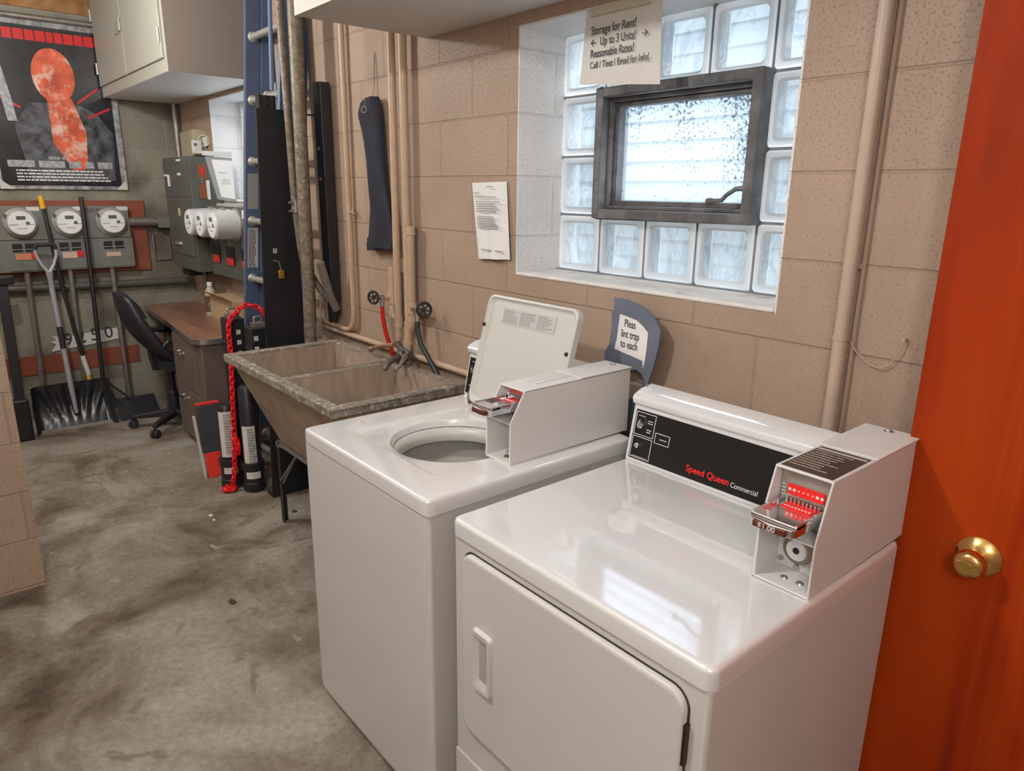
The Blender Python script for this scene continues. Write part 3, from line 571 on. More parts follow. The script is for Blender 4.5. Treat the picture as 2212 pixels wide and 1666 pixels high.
def rr_at(a, x0, x1, y0, y1, r):        # point of a rounded rectangle in direction a seen from the tub centre
    dx, dy = math.cos(a), math.sin(a); lo, hi = 0, 2.0
    cx, cy, hx, hy = (x0+x1)/2, (y0+y1)/2, (x1-x0)/2-r, (y1-y0)/2-r
    for _ in range(40):
        t = (lo+hi)/2; qx, qy = abs(CXc+dx*t-cx)-hx, abs(CYc+dy*t-cy)-hy
        d = math.hypot(max(qx, 0), max(qy, 0))+min(max(qx, qy), 0)-r
        if d < 0: lo = t
        else: hi = t
    return CXc+dx*lo, CYc+dy*lo
NA = 240; AN = sorted([2*PI*k/NA for k in range(NA)]+[math.atan2(y-CYc, x-CXc) % (2*PI) for x in (WX0, WX1) for y in (WY0, WY1)]+[math.atan2(y-CYc, x-CXc) % (2*PI) for x in (-1.058, -.620) for y in (-.742, -.300)])
def rl(x0, x1, y0, y1, r, z): return [(*rr_at(a, x0, x1, y0, y1, r), z) for a in AN]
def cl(r, z): return [(CXc+math.cos(a)*r, CYc+math.sin(a)*r, z) for a in AN]
b = B(); e = .0
b.loops([rl(WX0, WX1, WY0, WY1, .016, WZ-.042), rl(WX0, WX1, WY0, WY1, .016, WZ-.010), rl(WX0+.003, WX1-.003, WY0+.003, WY1-.003, .015, WZ-.003), rl(WX0+.010, WX1-.010, WY0+.010, WY1-.010, .012, WZ),
         rl(-1.058, -.618, -.748, -.296, .03, WZ), rl(-1.050, -.626, -.738, -.304, .028, WZ-.007), rl(-1.040, -.636, -.728, -.312, .026, WZ-.009),
         cl(CR+.012, WZ-.011), cl(CR+.003, WZ-.013), cl(CR, WZ-.019), cl(CR-.003, WZ-.032)])
b.out('top_panel', M_WHITE, was, smooth=45, wn=True)
b = B(); b.loops([cl(CR+.010, WZ-.033), cl(CR-.004, WZ-.035), cl(CR-.014, WZ-.042), cl(CR-.020, WZ-.058), cl(CR-.016, WZ-.075), cl(CR+.004, WZ-.078)]); b.out('tub_ring', M_CREAM, was, smooth=60)
b = B(); b.loops([cl(CR+.012, WZ-.070), cl(CR+.018, WZ-.14), cl(CR+.018, WZ-.142), cl(CR+.012, WZ-.15), cl(CR+.012, WZ-.26), cl(CR-.02, WZ-.42), cl(.03, WZ-.43)], cap1=True); b.out('wash_basket', M_TUB, was, smooth=40)
b = B(); b.lathe((CXc, CYc, WZ-.428), (0, 0, 1), [(0, .07), (.03, .045), (.10, .040), (.25, .034), (.30, .03), (.305, .0)], 24, True, False); b.out('agitator', M_TUB, was)
b = B(); b.box(CXc-.03, CXc+.055, CYc+CR-.006, CYc+CR+.010, WZ-.090, WZ-.082).box(CXc-.03, CXc+.055, CYc+CR-.004, CYc+CR+.012, WZ-.125, WZ-.095); b.out('dispenser_clip', M_CREAM, was, bev=.002)
# console of the washer
b = B(); console(b, -1.165, -.660, -.262, WZ-.001, .142, -.150); wc = b.out('control_console', M_WHITE, was, bev=.004, seg=3)
wn = Vector((0, -.142, .030)).normalized(); wu = Vector((0, .030, .142)).normalized()
def WF(x, t, off=0): return Vector((x, -.262, WZ-.001))+wu*t+wn*off
b = B(); b.prism([WF(-1.156, .010), WF(-.668, .010), WF(-.668, .132), WF(-1.156, .132)], wn*.0015); b.out('black_panel', M_BLACK, wc, smooth=0)
b = B(); b.lathe(WF(-1.128, .090, .0015), wn, [(0, .010), (.008, .009), (.010, .006)], 20); b.prism([WF(-1.134, .096, .009), WF(-1.122, .096, .009), WF(-1.127, .107, .009)], wn*.006); b.out('selector_knob', M_CHROME, wc)
b = B(); scrib(b, WF(-1.142, .118, .0016), (1, 0, 0), wu, .03, 1, .006, .0018, 3); scrib(b, WF(-1.142, .036, .0016), (1, 0, 0), wu, .05, 1, .006, .0022, 5, ragged=0); scrib(b, WF(-1.108, .066, .0016), (1, 0, 0), wu, .02, 2, .006, .002, 6); b.out('panel_lettering', M_WPRINT, wc, smooth=0)
# raised lid: plane through hinge line
H0 = Vector((0, -.312, .921)); lt = Vector((0, .095, .343)); ll = lt.length; lt.normalize(); ln = Vector((0, -lt.z, lt.y))   # facing the camera side
def LP(x, t, off=0): return Vector((x, 0, 0))+H0+lt*t+ln*off
b = B(); lx0, lx1 = -1.062, -.655
def ll_(d, off, r): return [LP(px, q, off) for px, q in rrect((lx0+lx1)/2, ll/2, (lx1-lx0)/2-d, ll/2-d, r, 8)]
b.loops([ll_(.004, -.014, .026), ll_(0, -.010, .028), ll_(0, .010, .028), ll_(.003, .013, .026), ll_(.008, .013, .022), ll_(.012, .006, .020), ll_(.020, .002, .018)], True, True, True)
lid = b.out('lid', M_CREAM, was, smooth=45, wn=True)
b = B()
for x, t in ((lx0+.006, .255), (lx1-.012, .225)): b.lathe(LP(x, t, .012), ln, [(0, .0065), (.005, .0055)], 14)
b.outs('lid_bumper', M_RUBBER, lid)
b = B(); b.prism([LP(-.985, .272, .003), LP(-.745, .272, .003), LP(-.745, .322, .003), LP(-.985, .322, .003)], ln*.0006); ls = b.out('instruction_sticker', mat_get('sticker_grey', (.50, .50, .48), .5), lid, smooth=0)
b = B()
for k in range(3): scrib(b, LP(-.981+k*.079, .313, .0037), (1, 0, 0), lt, .070, 8, .0052, .0030, 20+k, t=.0003, ragged=.35)
b.out('sticker_lettering', M_GPRINT, ls, smooth=0)
b = B(); b.box(-1.066, -1.058, -.318, -.300, WZ-.006, WZ+.040); b.out('lid_hinge', mat_get('brownish_steel', (.25, .18, .12), .4, .7), lid)
cw_ = coin_box(was, -.655, -.557, -.562, -.115, WZ, 1.101, 1.024, -.515, False, '')
b = B(); scrib(b, (-.640, -.280, 1.1022), (0, -1, 0), (1, 0, 0), .150, 1, .012, .0016, 41, t=.0003); scrib(b, (-.620, -.285, 1.1022), (0, -1, 0), (1, 0, 0), .17, 1, .012, .0010, 42, t=.0003, ragged=0); scrib(b, (-.590, -.300, 1.1022), (0, -1, 0), (1, 0, 0), .15, 2, .012, .0014, 43, t=.0003); b.out('faint_print', M_GPRINT, cw_, smooth=0)
b = B(); b.box(-.604, -.564, -.488, -.4865, .925, 1.010); b.out('inner_bracket', mat_get('bronze_bracket', (.22, .15, .08), .4, .6), cw_)
b = B(); b.lathe((-.607, -.530, WZ+.004), (0, 0, 1), [(0, .009), (.003, .007)], 12); b.lathe((-.587, -.500, WZ+.004), (0, 0, 1), [(0, .006), (.004, .005)], 12); b.out('base_bolt', mat_get('rusty_bolt', (.20, .09, .04), .6, .4), cw_)

# ================================================================== LAUNDRY TUB
tx0, tx1, ty0, ty1, tz = -2.492, -1.412, -.632, -.070, .862
tub = thing('laundry_tub', (-1.95, -.35, 0), 'double concrete laundry tub with worn rim on an angle iron stand', 'laundry sink')
def rect(x0, x1, y0, y1, z): return [(x0, y0, z), (x1, y0, z), (x1, y1, z), (x0, y1, z)]
b = B(); tm = (tx0+tx1)/2+.03
# outer shell, flaring to the rim
b.loops([rect(-2.370, -1.500, -.445, ty1-.01, .432), rect(tx0+.028, tx1-.028, ty0+.030, ty1-.004, .815), rect(tx0+.028, tx1-.028, ty0+.030, ty1-.004, tz-.034)], True, True, False)
b.out('tub_body', M_CONC, tub, bev=.006)
b = B()
def basin(b, x0, x1):
    b.loops([rect(x0, x1, ty0+.045, ty1-.045, tz-.002), rect(x0+.012, x1-.012, ty0+.062, ty1-.055, tz-.10), rect(x0+.05, x1-.05, ty0+.20, ty1-.08, .470)], True, False, True)
basin(b, tx0+.050, tm-.025); basin(b, tm+.025, tx1-.050); b.outs('basin', M_CONCIN, tub, smooth=0)
b = B(); outer = rect(tx0, tx1, ty0, ty1, tz)
b.box(tx0, tx1, ty0, ty0+.046, tz-.036, tz).box(tx0, tx1, ty1-.046, ty1, tz-.036, tz).box(tx0, tx0+.051, ty0+.046, ty1-.046, tz-.036, tz).box(tx1-.051, tx1, ty0+.046, ty1-.046, tz-.036, tz).box(tm-.026, tm+.026, ty0+.046, ty1-.046, tz-.036, tz-.004)
b.out('rim', M_CONCRIM, tub, bev=.005)
b = B(); b.box(-2.38, -1.49, -.460, -.425, .418, .432).box(-2.38, -1.49, -.10, -.07, .418, .432).box(-2.40, -2.37, -.460, -.07, .405, .432); b.out('stand_frame', M_GALV, tub)
for lx in (-2.435, -1.50):
    for ly in (-.445, -.10):
        b = B(); b.box(lx, lx+.030, ly, ly+.004, 0, .43).box(lx, lx+.004, ly, ly+.030, 0, .43); b.out('leg', mat_get('dark_angle_iron', (.045, .042, .038), .5, .5), tub)
b = B(); b.tube([(-2.42, -.435, .20), (-2.42, -.30, .42)], .006, 8).tube([(-2.42, -.44, .22), (-2.20, -.44, .42)], .006, 8); b.out('brace', M_GALV, tub)
# faucet on the back rim
fc = thing('tub_faucet', (-1.84, -.10, tz), 'old corroded faucet at the back of the concrete tub', 'faucet')
b = B(); b.tube([(-1.955, -.045, .925), (-1.875, -.070, .912), (-1.80, -.075, .905)], .016, 12).lathe((-1.84, -.095, .872), (0, -.1, 1), [(0, .028), (.02, .026), (.035, .020), (.05, .012)], 16)
b.tube([(-1.84, -.10, .895), (-1.815, -.145, .898), (-1.80, -.185, .885), (-1.797, -.205, .862)], [.015, .013, .011, .010], 12)
b.out('faucet_body', mat_get('dark_corroded_metal', (.13, .115, .10), .45, .5), fc)
b = B(); b.tube([(-1.86, -.12, .945), (-1.93, -.135, .932), (-2.02, -.130, .905)], [.011, .009, .009], 10); b.lathe((-2.025, -.13, .902), (-1, 0, -.35), [(0, .009), (.012, .014), (.028, .012)], 12); b.out('left_lever', M_COPPER, fc)
b = B(); b.tube([(-1.80, -.10, .905), (-1.765, -.13, .905), (-1.745, -.16, .885), (-1.742, -.19, .868)], [.012, .010, .008, .010], 10); b.out('right_lever', M_STEEL, fc)

# ================================================================== WALL PIPES (each its own thing)
def bend(pts, r, n=5):
    out = [Vector(pts[0])]
    for i in range(1, len(pts)-1):
        p = Vector(pts[i]); a = (Vector(pts[i-1])-p); c = (Vector(pts[i+1])-p); ra = min(r, a.length*.45, c.length*.45); a.normalize(); c.normalize()
        for k in range(n+1):
            t = k/n; out.append(p+a*ra*(1-t)**2+c*ra*t**2)
    return out+[Vector(pts[-1])]
b = B(); b.tube(bend([(-2.385, -.024, 2.80), (-2.392, -.024, .905), (-2.80, -.024, .915)], .10, 8), .0125, 12); gp = thing('gas_pipe', (-2.39, -.024, .91), 'thin tan pipe left of the hanging navy cloth, bending left at its foot', 'pipe')
b.out('pipe', M_PIPE, gp); b = B(); b.lathe((-2.384, -.024, 1.475), (0, 0, 1), [(0, .0125), (.001, .015), (.014, .015), (.015, .0125)], 12); b.torus((-2.350, -.024, 1.482), (1, 1, 0), .014, .003, 16, 6); b.out('pipe_strap', M_PIPE, gp)
hp = thing('hot_water_pipe', (-1.955, -.034, .94), 'left of the two long tan water pipes behind the tub, with red-hose valve', 'pipe')
b = B(); b.tube([(-1.948, -.034, 2.80), (-1.958, -.034, 1.02), (-1.962, -.040, .925)], .0165, 14); b.tube([(-1.996, -.040, 1.262), (-1.996, -.040, 1.06), (-1.975, -.036, 1.035), (-1.958, -.034, 1.010)], .015, 12); b.out('pipe', M_PIPE, hp)
b = B()
for q in ((-1.996, -.040, 1.10, .020, .05), (-1.958, -.034, 1.000, .021, .05), (-1.996, -.040, 1.045, .018, .02), (-1.960, -.036, .955, .019, .014)): b.lathe(q[:3], (0, 0, 1), [(0, q[3]), (q[4], q[3])], 14)
b.tube([(-1.996, -.044, 1.128), (-1.998, -.078, 1.130)], .013, 12); b.outs('pipe_fitting', M_PIPE, hp)
def handwheel(par, c, ax, R=.026, name='valve_wheel'):
    c = Vector(c); ax = Vector(ax).normalized(); u = ax.orthogonal().normalized(); v = ax.cross(u); b = B(); b.torus(c, ax, R, .0055, 24, 8)
    for k in range(6):
        a = PI/3*k; b.tube([c, c+(u*math.cos(a)+v*math.sin(a))*R], .003, 6)
    b.lathe(c-ax*.004, ax, [(0, .008), (.010, .006)], 10); return b.out(name, M_RUBBER, par)
b = B(); b.tube([(-1.998, -.070, 1.130), (-2.0, -.125, 1.132)], [.011, .007], 10); b.tube([(-1.999, -.088, 1.128), (-1.999, -.090, 1.092)], .011, 10); b.out('valve_body', M_STEEL, hp)
handwheel(hp, (-2.002, -.130, 1.133), (.45, -1, 0))
cp = thing('cold_water_pipe', (-1.87, -.034, .94), 'right of the two long tan water pipes behind the tub, with dark-hose valve', 'pipe')
b = B(); b.tube([(-1.862, -.034, 2.80), (-1.872, -.034, 1.02), (-1.875, -.045, .905)], .0175, 14); b.tube([(-1.835, -.036, 1.435), (-1.838, -.036, 1.03), (-1.852, -.035, 1.008), (-1.870, -.034, .99)], .0155, 12); b.out('pipe', M_PIPE, cp)
b = B()
for q in ((-1.835, -.036, 1.405, .0195, .035), (-1.838, -.036, 1.075, .0205, .05), (-1.872, -.034, .985, .0215, .05), (-1.838, -.036, 1.040, .018, .02), (-1.875, -.040, .935, .021, .014)): b.lathe(q[:3], (0, 0, 1), [(0, q[3]), (q[4], q[3])], 14)
b.outs('pipe_fitting', M_PIPE, cp)
b = B(); b.tube([(-1.825, -.042, 1.098), (-1.76, -.056, 1.106), (-1.72, -.062, 1.110)], [.013, .014, .007], 10); b.tube([(-1.765, -.056, 1.100), (-1.765, -.060, 1.055)], .012, 10); b.out('valve_body', M_STEEL, cp)
handwheel(cp, (-1.705, -.064, 1.112), (1, -.35, 0), .029)
b = B(); b.tube([(-1.999, -.090, 1.095), (-1.998, -.090, 1.04), (-1.988, -.082, .97), (-1.975, -.064, .89), (-1.95, -.050, .80), (-1.90, -.035, .70)], .0095, 12); tag(b.out('red_hose', M_REDHOSE), 'bright red washer hose hanging from the left valve behind the tub', 'hose')
b = B(); b.tube([(-1.765, -.060, 1.058), (-1.762, -.062, 1.02), (-1.745, -.057, .96), (-1.700, -.046, .90), (-1.64, -.043, .84), (-1.55, -.030, .70), (-1.25, -.034, .55), (-1.15, -.05, .5)], .0105, 12); tag(b.out('dark_hose', M_GRNHOSE), 'dark green-black washer hose curving down from the right valve behind the tub', 'hose')
b = B(); b.tube([(-2.80, -.016, .882), (-.62, -.016, .882)], .014, 12); tag(b.out('horizontal_conduit', M_PIPE), 'tan horizontal pipe running along the wall just above the tub', 'pipe')

# ------------------------------------------------------------------ navy cloth on a hook
cl_ = thing('hanging_cloth', (-2.13, -.05, 1.33), 'navy trouser-leg shaped cloth hanging from a wire hook on the tan wall', 'cloth')
rows = [(1.962, -2.165, -2.078), (1.945, -2.215, -2.066), (1.905, -2.243, -2.060), (1.885, -2.240, -2.055), (1.84, -2.220, -2.050), (1.78, -2.200, -2.046), (1.70, -2.190, -2.040), (1.60, -2.188, -2.030), (1.50, -2.190, -2.005), (1.42, -2.200, -1.994), (1.355, -2.210, -1.988), (1.335, -2.212, -1.987)]
L = []
for z, xa, xb in rows:
    l = []; n = 14
    for side in (0, 1):
        for k in range(n):
            t = k/(n-1) if side == 0 else 1-k/(n-1); x = xa+(xb-xa)*t
            y = -.022-(.030 if side == 0 else .006)*math.sin(PI*min(max(t, .03), .97))**.5-.007*math.sin(9*t+z*7)*(1 if side == 0 else 0)
            l.append((x, y, z))
    L.append(l)
b = B(); b.loops(L, True, True, True); b.out('cloth', M_NAVY, cl_, smooth=80)
b = B(); b.prism([(-2.232, -.024, 1.372), (-2.195, -.030, 1.372), (-2.188, -.030, 1.320), (-2.236, -.024, 1.335)], (0, .012, 0)); b.prism([(-2.195, -.050, 1.35), (-1.987, -.045, 1.35), (-1.986, -.045, 1.335), (-2.190, -.050, 1.318)], (0, .022, 0)); b.out('hem', M_NAVY, cl_, bev=.003)
b = B(); b.tube([(-2.135, -.004, 2.142), (-2.135, -.012, 2.02), (-2.14, -.020, 1.965), (-2.138, -.055, 1.955), (-2.138, -.060, 1.925)], .0022, 6).torus((-2.138, -.062, 1.912), (.5, -1, 0), .013, .0028, 16, 6); b.out('wire_hook', M_GALV, cl_)

# ------------------------------------------------------------------ notice page on the wall
def sheet(pts, nx, nz, fy, th=.0009):
    """grid between four corners (tl,tr,br,bl); fy(u,v) bulges it off the wall"""
    tl, tr, br, bl = [Vector(p) for p in pts]; G = []
    for j in range(nz+1):
        v = j/nz; G.append([(tl.lerp(tr, i/nx)).lerp(bl.lerp(br, i/nx), v)+Vector((0, fy(i/nx, v), 0)) for i in range(nx+1)])
    b = B(); V = [[b.b.verts.new(p) for p in r] for r in G]; Wv = [[b.b.verts.new(p+Vector((0, th, 0))) for p in r] for r in G]
    for j in range(nz):
        for i in range(nx):
            b.b.faces.new((V[j][i], V[j][i+1], V[j+1][i+1], V[j+1][i])); b.b.faces.new((Wv[j][i], Wv[j+1][i], Wv[j+1][i+1], Wv[j][i+1]))
    for i in range(nx): b.b.faces.new((V[0][i], Wv[0][i], Wv[0][i+1], V[0][i+1])); b.b.faces.new((V[nz][i], V[nz][i+1], Wv[nz][i+1], Wv[nz][i]))
    for j in range(nz): b.b.faces.new((V[j][0], V[j+1][0], Wv[j+1][0], Wv[j][0])); b.b.faces.new((V[j][nx], Wv[j][nx], Wv[j+1][nx], V[j+1][nx]))
    return b
nt_ = thing('wall_notice', (-1.34, -.01, 1.34), 'curling white page of small print taped to the tan wall left of the window', 'paper')
sheet([(-1.452, -.006, 1.613), (-1.252, -.006, 1.617), (-1.222, -.010, 1.350), (-1.408, -.010, 1.340)], 14, 12, lambda u, v: -.012*math.sin(PI*u)*v-.006*math.sin(u*13)*v).out('page', M_PAPER, nt_, smooth=60)
b = B()
for z, n, x, wd in ((1.598, 1, -1.345, .05), (1.575, 1, -1.420, .05), (1.562, 1, -1.415, .14), (1.546, 5, -1.405, .14), (1.493, 4, -1.400, .12), (1.462, 2, -1.395, .13), (1.375, 1, -1.375, .13)): scrib(b, (x, -.0235, z), (1, 0, 0), (0, 0, 1), wd, n, .0085, .0034, int(z*1000), t=.0006, ragged=.25)
b.out('fine_print', M_GPRINT, nt_, smooth=0)

# ------------------------------------------------------------------ Storage for Rent sign hung in the window
sg = thing('rental_sign', (-.77, .01, 1.88), 'white Storage for Rent sign hanging over the upper left of the window', 'sign')
sheet([(-.906, .010, 2.102), (-.628, .010, 2.102), (-.626, .022, 1.874), (-.912, .004, 1.898)], 14, 12, lambda u, v: -.008*math.sin(PI*u)*v-.030*max(0, .25-u)*v).out('page', M_PAPER2, sg, smooth=60)
for s, z, sz, x, k in (('Storage for Rent!', 2.030, .0325, -.877, .76), ('Up to 3 Units!', 1.999, .0315, -.840, .74), ('Reasonable Rates!', 1.968, .0315, -.877, .73), ('Call / Text / Email for Info!', 1.938, .0265, -.877, .78)):
    text('lettering', s, sz, (x, .0015, z), (1, 0, 0), (0, 0, 1), M_DPRINT, sg, sx=k)
b = B()
for x0, x1, d in ((-.876, -.855, -1), (-.683, -.662, 1)):
    z = 2.008; b.box(x0, x1, .0008, .0016, z-.0009, z+.0009)
    tip = x1 if d > 0 else x0
    for s in (1, -1): b.prism([(tip, .0008, z), (tip-d*.009, .0008, z+s*.009), (tip-d*.0115, .0008, z+s*.0075), (tip-d*.0026, .0008, z)], (0, .0008, 0))
b.outs('arrow', M_DPRINT, sg, smooth=0)
b = B(); b.box(-.88, -.66, -.001, .0095, 2.080, 2.104); b.out('tape', mat_get('masking_tape', (.55, .52, .40), .7), sg, smooth=0)

# ------------------------------------------------------------------ lint-trap sign standing behind the dryer console
ls_ = thing('lint_trap_sign', (-.56, -.05, 1.0), 'slate blue sign board with lint trap note behind the dryer control panel', 'sign')
PO = [(-.702, 1.278), (-.655, 1.281), (-.600, 1.273), (-.560, 1.262), (-.525, 1.240), (-.500, 1.212), (-.505, 1.160), (-.520, 1.100), (-.535, 1.060), (-.535, 1.007), (-.560, 1.007), (-.558, 1.060), (-.566, 1.072), (-.590, 1.080), (-.615, 1.072), (-.640, 1.055), (-.735, 1.075), (-.735, 1.105), (-.715, 1.135), (-.706, 1.200), (-.712, 1.232), (-.700, 1.240)]
def cy(x): return -.030-.14*(x+.735)
b = B(); b.loops([[(x, cy(x), z) for x, z in PO], [(x, cy(x)+.007, z) for x, z in PO]], True, True, True); b.out('board', M_SLATE, ls_, smooth=30)
PP = [(-.672, 1.234), (-.630, 1.230), (-.598, 1.226), (-.575, 1.216), (-.548, 1.198), (-.550, 1.150), (-.556, 1.105), (-.561, 1.090), (-.564, 1.112), (-.610, 1.117), (-.690, 1.124), (-.680, 1.160)]
b = B(); b.loops([[(x, cy(x)-.0016, z) for x, z in PP], [(x, cy(x)-.0002, z) for x, z in PP]], True, True, True); b.out('note', M_PAPER, ls_, smooth=30)
for s, z, x in (('Pleas', 1.200, -.650), ('lint trap', 1.168, -.662), ('to each', 1.137, -.662)):
    text('lettering', s, .033, (x, cy(x)-.0021, z), (1, -.14, 0), (0, 0, 1), M_DPRINT, ls_, sx=.76, bold=.0002)
b = B(); b.box(-.575, -.50, -.104, -.02, 0, 1.005); tag(b.out('slate_bin', mat_get('dark_teal_plastic', (.05, .08, .085), .5), bev=.005), 'dark teal board standing in the gap between washer and dryer', 'board')

# ================================================================== LADDER and leaning things
lad = thing('extension_ladder', (-3.0, -.27, 0), 'blue fibreglass extension ladder leaning on the wall left of the tub', 'ladder')
LM = .0875
def ly(z, y0=-.345): return y0+LM*z
def rail(b, x, dx, off, dep, z0, z1):
    t = .004
    def q(xa, ya, z): return (xa, ly(z)+ya, z)
    for xa, xb, ya, yb in ((x, x+t, off, off+dep), (x, x+dx, off, off+t), (x, x+dx, off+dep-t, off+dep)):
        xa, xb = min(xa, xb), max(xa, xb)
        b.hexa([q(xa, ya, z0), q(xb, ya, z0), q(xb, yb, z0), q(xa, yb, z0)], [q(xa, ya, z1), q(xb, ya, z1), q(xb, yb, z1), q(xa, yb, z1)])
b = B(); rail(b, -3.205, -.028, 0, .075, .04, 2.72); b.out('front_left_rail', M_LADDER, lad, smooth=0)
b = B(); rail(b, -2.785, .028, 0, .075, .04, 2.72); b.out('front_right_rail', M_LADDERB, lad, smooth=0)
b = B(); rail(b, -3.190, -.028, .078, .068, .25, 2.76); b.out('back_left_rail', M_LADDER, lad, smooth=0)
b = B(); rail(b, -2.80, .028, .078, .068, .25, 2.76); b.out('back_right_rail', M_LADDERB, lad, smooth=0)
k = 0
for z in [.18+.308*i for i in range(9)]:
    b = B(); y = ly(z)+.036; b.cyl((-3.205, y, z), (-2.785, y, z), .0175, 14); b.lathe((-3.201, y, z), (1, 0, 0), [(0, .026), (.006, .026), (.012, .019)], 14)
    y = ly(z)+.112; b.cyl((-3.190, y, z+.03), (-2.80, y, z+.03), .0165, 14); b.lathe((-3.186, y, z+.03), (1, 0, 0), [(0, .024), (.006, .024), (.012, .018)], 14); b.out('rung', M_ALU, lad)
for x in (-3.22, -2.77):
    b = B(); b.box(x-.03, x+.03, ly(0)-.03, ly(0)+.10, 0, .035).box(x-.02, x+.02, ly(0)+.01, ly(0)+.06, .03, .10); b.out('foot', M_RUBBER, lad, bev=.004)
def rlabel(z0, z1, seed, M):
    b = B(); y0, y1 = .010, .066
    b.hexa([(-3.2008, ly(z0)+y0, z0), (-3.2000, ly(z0)+y0, z0), (-3.2000, ly(z0)+y1, z0), (-3.2008, ly(z0)+y1, z0)], [(-3.2008, ly(z1)+y0, z1), (-3.2000, ly(z1)+y0, z1), (-3.2000, ly(z1)+y1, z1), (-3.2008, ly(z1)+y1, z1)])
    lb = b.out('warning_label', M, lad, smooth=0)
    b = B(); n = int((z1-z0)/.0085); zz = z1-.012
    scrib(b, (-3.1998, ly(zz)+y0+.004, zz), (0, 1, 0), (0, -LM*0, 1), .046, n, .0085, .0045, seed, t=.0003, ragged=.3)
    for v in b.b.verts: v.co.y += LM*(v.co.z-zz)
    b.out('label_print', M_GPRINT if seed == 61 else M_DPRINT, lb, smooth=0)
rlabel(1.475, 1.660, 61, mat_get('label_grey', (.28, .29, .28), .5)); rlabel(1.160, 1.375, 62, mat_get('label_pale', (.50, .50, .48), .5))
b = B(); b.tube([(-2.83, -.135, 2.80), (-2.83, -.175, 2.04)], .010, 10); tag(b.out('hanging_rod', M_LADDERB), 'pale blue rod hanging in front of the ladder rungs near the ceiling', 'rod')

# black corrugated panel with padlock
cpn = thing('corrugated_panel', (-2.72, -.23, 0), 'tall black ribbed panel leaning upright on the ladder behind the tub', 'panel')
b = B(); zs = (0, 2.0)
def ribs(n, y0, y1, x, amp):
    P = []
    for k in range(n*4+1):
        t = k/(n*4); P.append((x+amp*(0, 1, 1, 0)[k % 4], y0+(y1-y0)*t))
    return P
bt = ribs(9, -.375, -.135, -2.725, .00008); tp = ribs(9, -.300, -.150, -2.725, .00008)
b.loops([[(x, y, 0) for x, y in bt]+[(x-.010, y, 0) for x, y in bt[::-1]], [(x, y, 1.945) for x, y in tp]+[(x-.010, y, 1.945) for x, y in tp[::-1]]], True, True, True); b.out('ribbed_sheet', M_BMATTE, cpn, smooth=0)
bt = ribs(3, -.290, -.198, -2.740, .009)
b = B(); b.loops([[(x, y, 1.5) for x, y in bt]+[(x-.014, y, 1.5) for x, y in bt[::-1]], [(x, y, 2.005) for x, y in bt]+[(x-.014, y, 2.005) for x, y in bt[::-1]]], True, True, True); b.out('ribbed_end_piece', M_BPLAS, cpn, smooth=0)
b = B(); b.box(-2.7175, -2.7165, -.275, -.256, 1.277, 1.300); st = b.out('flag_sticker', M_PAPER2, cpn, smooth=0)
b = B(); b.box(-2.7168, -2.7160, -.270, -.262, 1.288, 1.297); b.box(-2.7168, -2.7160, -.270, -.258, 1.280, 1.283); b.out('sticker_mark', M_DRED, st, smooth=0)
pd = thing('padlock', (-2.70, -.25, 1.16), 'brass padlock hanging open on the black ribbed panel', 'padlock')
b = B(); b.box(-2.716, -2.700, -.262, -.232, 1.152, 1.196); b.out('lock_body', M_OLDBRASS, pd, bev=.004)
b = B(); b.tube(bend([(-2.708, -.246, 1.195), (-2.708, -.254, 1.236), (-2.712, -.280, 1.243)], .01), .0035, 8); b.out('shackle', M_STEEL, pd)

b = B(); b.tube([(-2.60, -.132, 2.80), (-2.60, -.148, 1.81), (-2.60, -.156, 1.16), (-2.60, -.162, .837), (-2.60, -.175, 0)], .031, 18); tag(b.out('rusty_pipe', M_RUSTP), 'thick rusty steel pipe standing upright left of the tub, its foot behind it', 'pipe')
b = B(); b.tube(bend([(-2.664, -.187, 2.79), (-2.658, -.174, 1.514), (-2.656, -.156, 1.247), (-2.62, -.090, 1.10), (-2.60, -.040, 1.02), (-2.60, -.030, .98)], .06, 4), .0165, 12); tp_ = thing('bent_conduit', (-2.65, -.17, 1.0), 'thin bent grey conduit standing left of the thick rusty pipe', 'conduit'); b.out('conduit', M_RUSTP, tp_)
b = B(); b.lathe((-2.651, -.173, 1.47), (0, 0, 1), [(0, .0165), (.002, .021), (.06, .021), (.062, .0165)], 12).box(-2.66, -2.64, -.205, -.185, 1.475, 1.485).box(-2.66, -2.64, -.205, -.185, 1.515, 1.525); b.out('coupling', M_GALV, tp_)
b = B(); b.tube([(-2.52, -.125, 1.24), (-2.53, -.080, 1.08), (-2.535, -.045, 1.0)], .021, 12); tag(b.out('pipe_offcut', M_GALV), 'short grey pipe end sloping to the wall at the foot of the black bar', 'pipe')
b = B(); b.box(-2.605, -2.548, -.062, -.012, 1.05, 2.065).box(-2.625, -2.605, -.062, -.045, 1.05, 2.065); b.hexa([(-2.60, -.06, .93), (-2.57, -.06, .93), (-2.57, -.02, .93), (-2.60, -.02, .93)], [(-2.605, -.062, 1.05), (-2.548, -.062, 1.05), (-2.548, -.012, 1.05), (-2.605, -.012, 1.05)])
bb_ = thing('black_bar', (-2.6, -.05, .93), 'long black metal channel standing on end against the wall behind the pipes', 'bar'); b.out('channel', M_BPLAS, bb_, bev=.003)
b = B()
for z in (1.63, 1.77): b.lathe((-2.59, -.062, z), (.6, -1, 0), [(0, .009), (.006, .007)], 12)
b.outs('bolt', M_STEEL, bb_)
b = B(); b.tube([(-2.66, -.02, 1.925), (-2.66, -.14, 1.925)], .004, 8).box(-2.675, -2.662, -.150, -.135, 1.80, 1.96); tag(b.out('wall_hanger', M_BPLAS), 'small black hanger bar reaching out between the rusty pipe and black bar', 'bracket')
